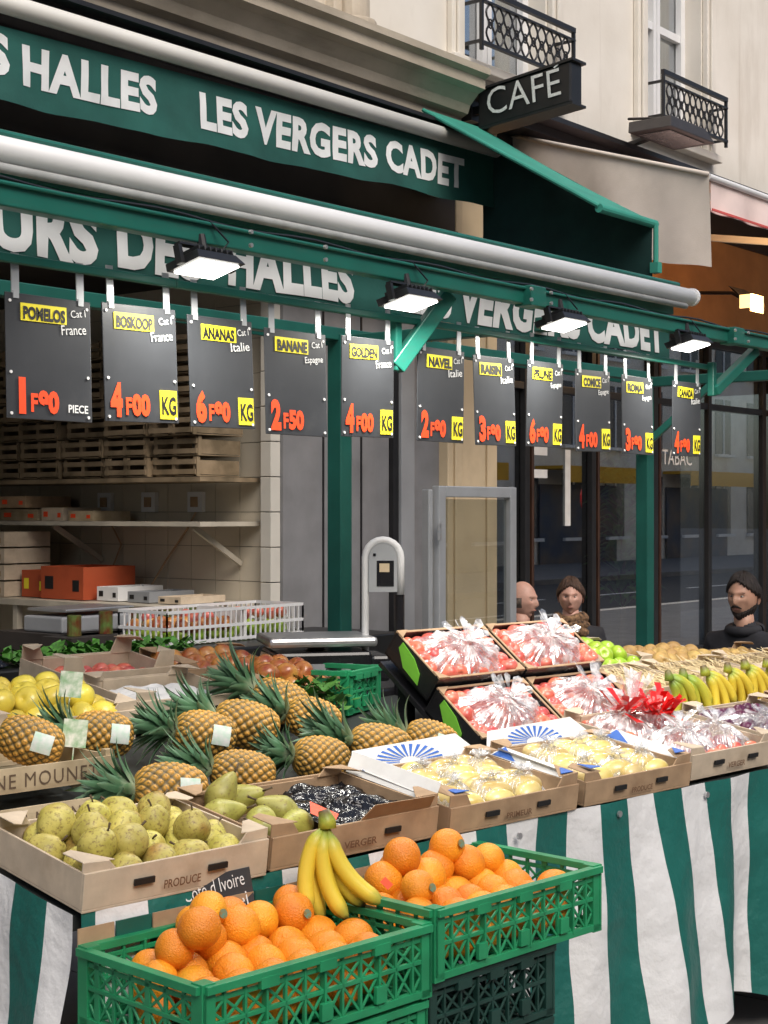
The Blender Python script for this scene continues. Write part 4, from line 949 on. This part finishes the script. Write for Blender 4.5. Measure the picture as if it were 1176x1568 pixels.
for y in(6.6,7.0,7.4): m.bb((6.56,y,1.60),(6.59,y+.12,1.72))
m.obj('sockets',WHITE,ss); m=MB()
for y in(6.6,7.0,7.4): m.bb((6.553,y+.03,1.63),(6.557,y+.09,1.69))
m.tube([(6.57,6.66,1.60),(6.56,6.72,1.5),(6.55,6.9,1.30),(6.5,7.0,1.12)],.006,6); m.tube([(6.57,7.46,1.60),(6.56,7.30,1.4),(6.55,7.4,1.2)],.006,6)
m.obj('socket_faces_and_leads',CARD,ss)
def sbox(nm,lo,hi,mat,mat2=None):
    m=MB(); t=.01; (x0,y0,z0),(x1,y1,z1)=lo,hi
    m.bb((x0,y0,z0),(x0+t,y1,z1)); m.bb((x1-t,y0,z0),(x1,y1,z1)); m.bb((x0+t,y0,z0),(x1-t,y0+t,z1)); m.bb((x0+t,y1-t,z0),(x1-t,y1,z1)); m.bb((x0+t,y0+t,z0),(x1-t,y1-t,z0+t))
    m.bb((x0-.002,y0+.1*(y1-y0),z0+.25*(z1-z0)),(x0-.0005,y0+.25*(y1-y0),z0+.6*(z1-z0)),1); m.bb((x0-.002,y1-.3*(y1-y0),z0+.3*(z1-z0)),(x0-.0005,y1-.1*(y1-y0),z0+.7*(z1-z0)),1)
    return m.obj(nm,[mat,mat2 or INK],bevel=.002)
ORB=M('orange_carton',(.45,.08,.025),.7,.15,8); dirt(ORB,(.2,.05,.02),4,.5,.75,.5)
sbox('orange_carton',(6.0,7.0,1.09),(6.4,7.38,1.28),ORB,BLACK); sbox('orange_carton',(6.05,7.40,1.09),(6.4,7.62,1.25),ORB,YEL)
for (y,l,h_,mm) in((7.15,.22,.06,WOOD),(7.42,.20,.08,CARDL),(7.66,.36,.07,WOOD),(8.05,.42,.12,WOOD),(8.5,.35,.14,CARDL),(7.7,.25,.12,CARD)): sbox('small_crate',(6.2-(.06 if mm==CARD else 0),y,1.547+(.08 if mm==CARD else 0)),(6.5,y+l,1.547+h_+(.03 if mm==CARD else 0)),mm,RED)
for k in range(4): sbox('small_crate',(5.95,7.66,1.09+.1*k),(6.3,7.98,1.18+.1*k),CARDL,CARD); sbox('small_crate',(5.95,8.05,1.09+.1*k),(6.3,8.42,1.18+.1*k),WOOD,INK)
for k in range(2): sbox('red_crate',(5.9,6.3+.45*k,.585),(6.3,6.68+.45*k,.75),ORB,WHITE)
for i_,(yy,cc) in enumerate(((6.25,CARDL),(6.5,GREYL),(6.76,WHITE))): sbox('small_crate',(6.05,yy,1.09),(6.4,yy+.18,1.13+.02*i_),cc,INK)
e=empty('kitchen_scale',(5.3,6.2,1.0)); m=MB(); m.prism([(-.25,-.15,0),(.25,-.15,0),(.25,.15,0),(-.25,.15,0)],(0,0,.08)); m.obj('body',GREYL,e,bevel=.01); MB().box((0,0,.11),(.45,.3,.015)).obj('tray',STEEL,e,bevel=.004); MB().bb((-.3,-.3,-1),(.9,.3,-.002)).obj('stand',DARK,e)
m=MB()
for i in range(6): m.tube([(5.0+i*.2,5.9,1.0),(5.0+i*.2,5.9,1.10+.01*(i%3))],.035,12)
m.obj('jars',[M('jar_red',(.3,.03,.02),.3,.6,20,col2=(.1,.2,.05))])
MB().bb((4.9,5.8,.0),(6.2,6.02,.998)).obj('side_counter',DARK)
MB().bb((-6,6.1,.0),(6.6,9.2,.006)).obj('shop_floor',PAVE)
MB().grid(lambda u,v:(3.55+.35*u,4.95+.25*v,1.0+.12*math.sin(u*math.pi)*math.sin(v*math.pi)+.02*mnoise.noise(Vector((u*8,v*8,0)))),30,30).obj('black_bag',CRK,smooth=True)

pl=empty('potted_plant',(11.3,6.5,0)); MB().tube([(0,0,0),(0,0,.4)],[.15,.2],16).obj('pot',BRN,pl)
MB().tube([(0,0,.4),(.03,0,1.0),(0,.02,1.7)],[.03,.025,.015],8).obj('trunk',STEMM,pl)
m=MB(); rn=random.Random(5)
for q in range(190):
    z=rn.uniform(.8,2.0); a=rn.uniform(0,6.28); L=rn.uniform(.25,.45); p0=Vector((0,0,z)); sd=Vector((-math.sin(a),math.cos(a),0)); d=Vector((math.cos(a),math.sin(a),.7))
    p1=p0+d*L*.5; p2=p0+Vector((math.cos(a),math.sin(a),.15))*L
    m.poly([p0,p1-sd*.03,p2,p1+sd*.03])
m.obj('leaves',M('plant_leaf',(.14,.36,.08),.45,.4,10),pl)

# ---------------------------------------------------------------- people
SKIN=M('skin',(.50,.28,.19),.5,.1,30,.1); SKIN2=M('skin_ruddy',(.56,.32,.24),.5,.1,30,.1); EYEW=M('eye_white',(.42,.40,.37),.3)
for s_ in(SKIN,SKIN2): dirt(s_,(.48,.18,.13),14,.5,.75,.4)
def person(name,pos,face,skin,haircol,coat,hair='short',beard=False,scarf=None,hs=1.0,hline=.24):
    e=empty(name,pos,(0,0,face)); HM=M(name+'_hair',haircol,.6,.5,60,1.0,dist=.006)
    def headpt(u,v,off=0):
        th_=u*2*math.pi; t=-math.pi/2+math.pi*v
        x=math.cos(t)*math.sin(th_); y=-math.cos(t)*math.cos(th_); z=math.sin(t)
        X=x*.074;Y=y*.093;Z=z*.118
        if z<0: X*=1-.36*z*z*1.2; Y*=(1-.12*z*z)
        if y<0:
            g=math.exp(-((x/.14)**2))*math.exp(-(((z+.12)/.20)**2)); Y-=.018*g
            Y-=.011*math.exp(-((x/.12)**2))*math.exp(-(((z+.26)/.09)**2))
            for sx in(-.38,.38): Y+=.016*math.exp(-(((x-sx)/.17)**2))*math.exp(-(((z-.06)/.10)**2))
            Y-=.009*math.exp(-((x/.5)**2))*math.exp(-(((z-.22)/.08)**2))
            Y-=.007*math.exp(-((x/.25)**2))*math.exp(-(((z+.52)/.07)**2))
            Y-=.010*math.exp(-((x/.28)**2))*math.exp(-(((z+.85)/.14)**2))
            Y+=.005*math.exp(-((x/.3)**2))*math.exp(-(((z+.66)/.05)**2))
            for sx in(-.62,.62): Y+=.008*math.exp(-(((x-sx)/.15)**2))*math.exp(-(((z+.40)/.2)**2))
            for sx in(-.55,.55): Y-=.004*math.exp(-(((x-sx)/.18)**2))*math.exp(-(((z+.10)/.1)**2))
        return Vector((X,Y,Z))+Vector((x,y,z))*off
    def hf(nu,nv,fn):
        m=MB(); m.grid(fn,nu,nv,wrapu=True); return m
    hf(64,52,lambda u,v:headpt(u,v)).obj('head',skin,e,smooth=True)
    for sx in(-1,1):
        m=MB(); m.grid(lambda u,v:(sx*.074+sx*.009*math.sin(v*3.14)*abs(math.cos(u*6.28)),.012+.014*math.cos(u*6.28)*math.sin(v*3.14)+.004,-.01+.028*-math.cos(v*3.14)),10,8,wrapu=True); m.obj('ear',skin,e,smooth=True)
        lathe(sph(.0095,8),10).obj('eye',EYEW,e,smooth=True,loc=(sx*.028,-.0690,.007)).scale=(1.25,1,.5)
        lathe(sph(.0040,8),10).obj('iris',INK,e,smooth=True,loc=(sx*.028,-.0770,.007)).scale=(1,1,.8)
        MB().tube([(sx*.013,-.085,.024),(sx*.03,-.082,.028),(sx*.046,-.072,.023)],[.002,.003,.0015],6).obj('brow',HM,e,smooth=True)
    MB().tube([(-.021,-.083,-.060),(0,-.0905,-.058),(.021,-.083,-.060)],[.0015,.0040,.0015],6).obj('lips',M('lips',(.40,.17,.13),.5),e,smooth=True)
    if hair!='bald':
        def hairfn(u,v):
            th_=u*2*math.pi; back=(0.5-0.5*math.cos(th_))
            jag=.012*math.sin(th_*23)+.01*math.sin(th_*41)
            t=math.pi/2-v*(math.pi*(hline+jag)+(math.pi*(.60-hline))*back**.6)
            k=mnoise.noise(Vector((math.sin(th_)*5,math.cos(th_)*5,v*3)))
            p=headpt(u,(t+math.pi/2)/math.pi,.014+.010*k+.0025*math.sin(th_*37+v*6))
            if v>.97: p=headpt(u,(t+math.pi/2)/math.pi,-.002)
            return p
        hf(110,26,hairfn).obj('hair',HM,e,smooth=True)
    else:
        def fringe(u,v):
            uu=.2+.6*u; t=math.pi*(-.12+.17*v); return headpt(uu,(t+math.pi/2)/math.pi,.004*math.sin(math.pi*v))
        m=MB(); m.grid(fringe,40,8); m.obj('cropped_hair',HM,e,smooth=True)
    if beard:
        def bf(u,v):
            uu=-.27+.54*u; t=-math.pi*.46+v*math.pi*(.37-.14*math.cos(uu*6.28))
            return headpt(uu%1,(t+math.pi/2)/math.pi,.010*math.sin(math.pi*min(1,max(0,v)))**.3-.001+.002*math.sin(u*90))
        m=MB(); m.grid(bf,60,14); m.obj('beard',HM,e,smooth=True)
        MB().tube([(-.030,-.078,-.056),(-.012,-.0925,-.045),(0,-.0955,-.043),(.012,-.0925,-.045),(.030,-.078,-.056)],[.003,.006,.005,.006,.003],8).obj('moustache',HM,e,smooth=True)
    V=[(0,.02,-.62,.15),(0,.02,-.42,.14),(0,.01,-.26,.13),(0,.015,-.17,.062),(0,.01,-.09,.055)]
    Ed=[(0,1),(1,2),(2,3),(3,4)]
    for sx in(-1,1):
        i=len(V); V+=[(sx*.17,.01,-.235,.068),(sx*.215,-.02,-.46,.05),(sx*.11,-.24,-.52,.036),(sx*.09,-.33,-.52,.028)]; Ed+=[(2,i),(i,i+1),(i+1,i+2),(i+2,i+3)]
        i=len(V); V+=[(sx*.10,-.02,-.62,.095),(sx*.12,-.42,-.60,.07),(sx*.12,-.44,-.90,.045)]; Ed+=[(0,i),(i,i+1),(i+1,i+2)]
    me=bpy.data.meshes.new('body'); me.from_pydata([v[:3] for v in V],Ed,[]); me.materials.append(coat)
    o=bpy.data.objects.new('body',me); scene.collection.objects.link(o); o.parent=e
    md=o.modifiers.new('skin','SKIN'); sv=me.skin_vertices[0].data
    for k,v in enumerate(V): sv[k].radius=(v[3],v[3]*(.8 if k<3 else 1)); sv[k].use_root=(k==0)
    md.use_smooth_shade=True; sb=o.modifiers.new('sub','SUBSURF'); sb.levels=2; sb.render_levels=2
    MB().tube([(0,.012,-.19),(0,.008,-.14),(0,.0,-.08)],[.058,.052,.05],16).obj('neck',skin,e,smooth=True)
    for sx in(-1,1):
        m=MB(); b0=Vector((sx*.09,-.35,-.52)); m.tube([b0,b0+Vector((-sx*.02,-.045,0)),b0+Vector((-sx*.03,-.085,-.004))],[.026,.036,.03],10)
        for f in range(4):
            s0=b0+Vector((-sx*.03+(f-1.5)*.018,-.08,0)); L=(.06,.07,.066,.052)[f]; m.tube([s0,s0+Vector((0,-L*.5,-.004)),s0+Vector((0,-L*.8,-.02)),s0+Vector((0,-L*.9,-.036))],[.0095,.009,.0085,.007],8)
        s0=b0+Vector((-sx*.045,-.03,0)); m.tube([s0,s0+Vector((-sx*.03,-.025,-.006)),s0+Vector((-sx*.038,-.05,-.014))],[.012,.011,.008],8); m.obj('hand',skin,e,smooth=True)
    if scarf:
        m=MB()
        for q in range(3): m.tube([((.085+.01*q)*math.cos(t*.5236),.01+(.075+.01*q)*math.sin(t*.5236),-.135-.04*q+.012*math.sin(t*1.3+q)) for t in range(13)],.032,10,caps=False)
        m.obj('scarf',scarf,e,smooth=True)
    else:
        m=MB(); m.tube([(.078*math.cos(t*.5236),.012+.07*math.sin(t*.5236),-.165+.01*math.sin(t*.5236)) for t in range(13)],.028,8,caps=False); m.obj('collar',coat,e,smooth=True)
    e.scale=(hs,hs,hs)
    e2=empty('cafe_chair',(pos[0],pos[1],0),(0,0,face)); sz=max(.3,pos[2]-.74); m=MB(); m.box((0,-.05,sz),(.42,.42,.03))
    for x_ in(-.18,.18): m.tube([(x_,.16,0),(x_,.16,sz+.42)],.014,8); m.tube([(x_,-.24,0),(x_,-.24,sz)],.014,8)
    for z_ in(.2,.3,.4): m.box((0,.17,sz+z_),(.36,.015,.06))
    m.obj('frame',BRN,e2,bevel=.004); return e
CD=M('coat_black',(.018,.018,.022),.8,.3,20,.3); LEO=M('leopard_scarf',(.04,.02,.012),.9,.8,45,col2=(.35,.2,.1))
person('seated_woman',(8.50,5.26,1.06),rad(-60),SKIN2,(.07,.035,.02),CD,'short',scarf=LEO,hline=.29)
person('seated_bald_man',(8.16,5.40,1.05),rad(8),SKIN2,(.12,.09,.07),CD,'bald')
person('seated_bearded_man',(7.84,3.76,1.14),rad(-92),SKIN,(.022,.014,.01),CD,'short',beard=True,hs=1.05,hline=.26)
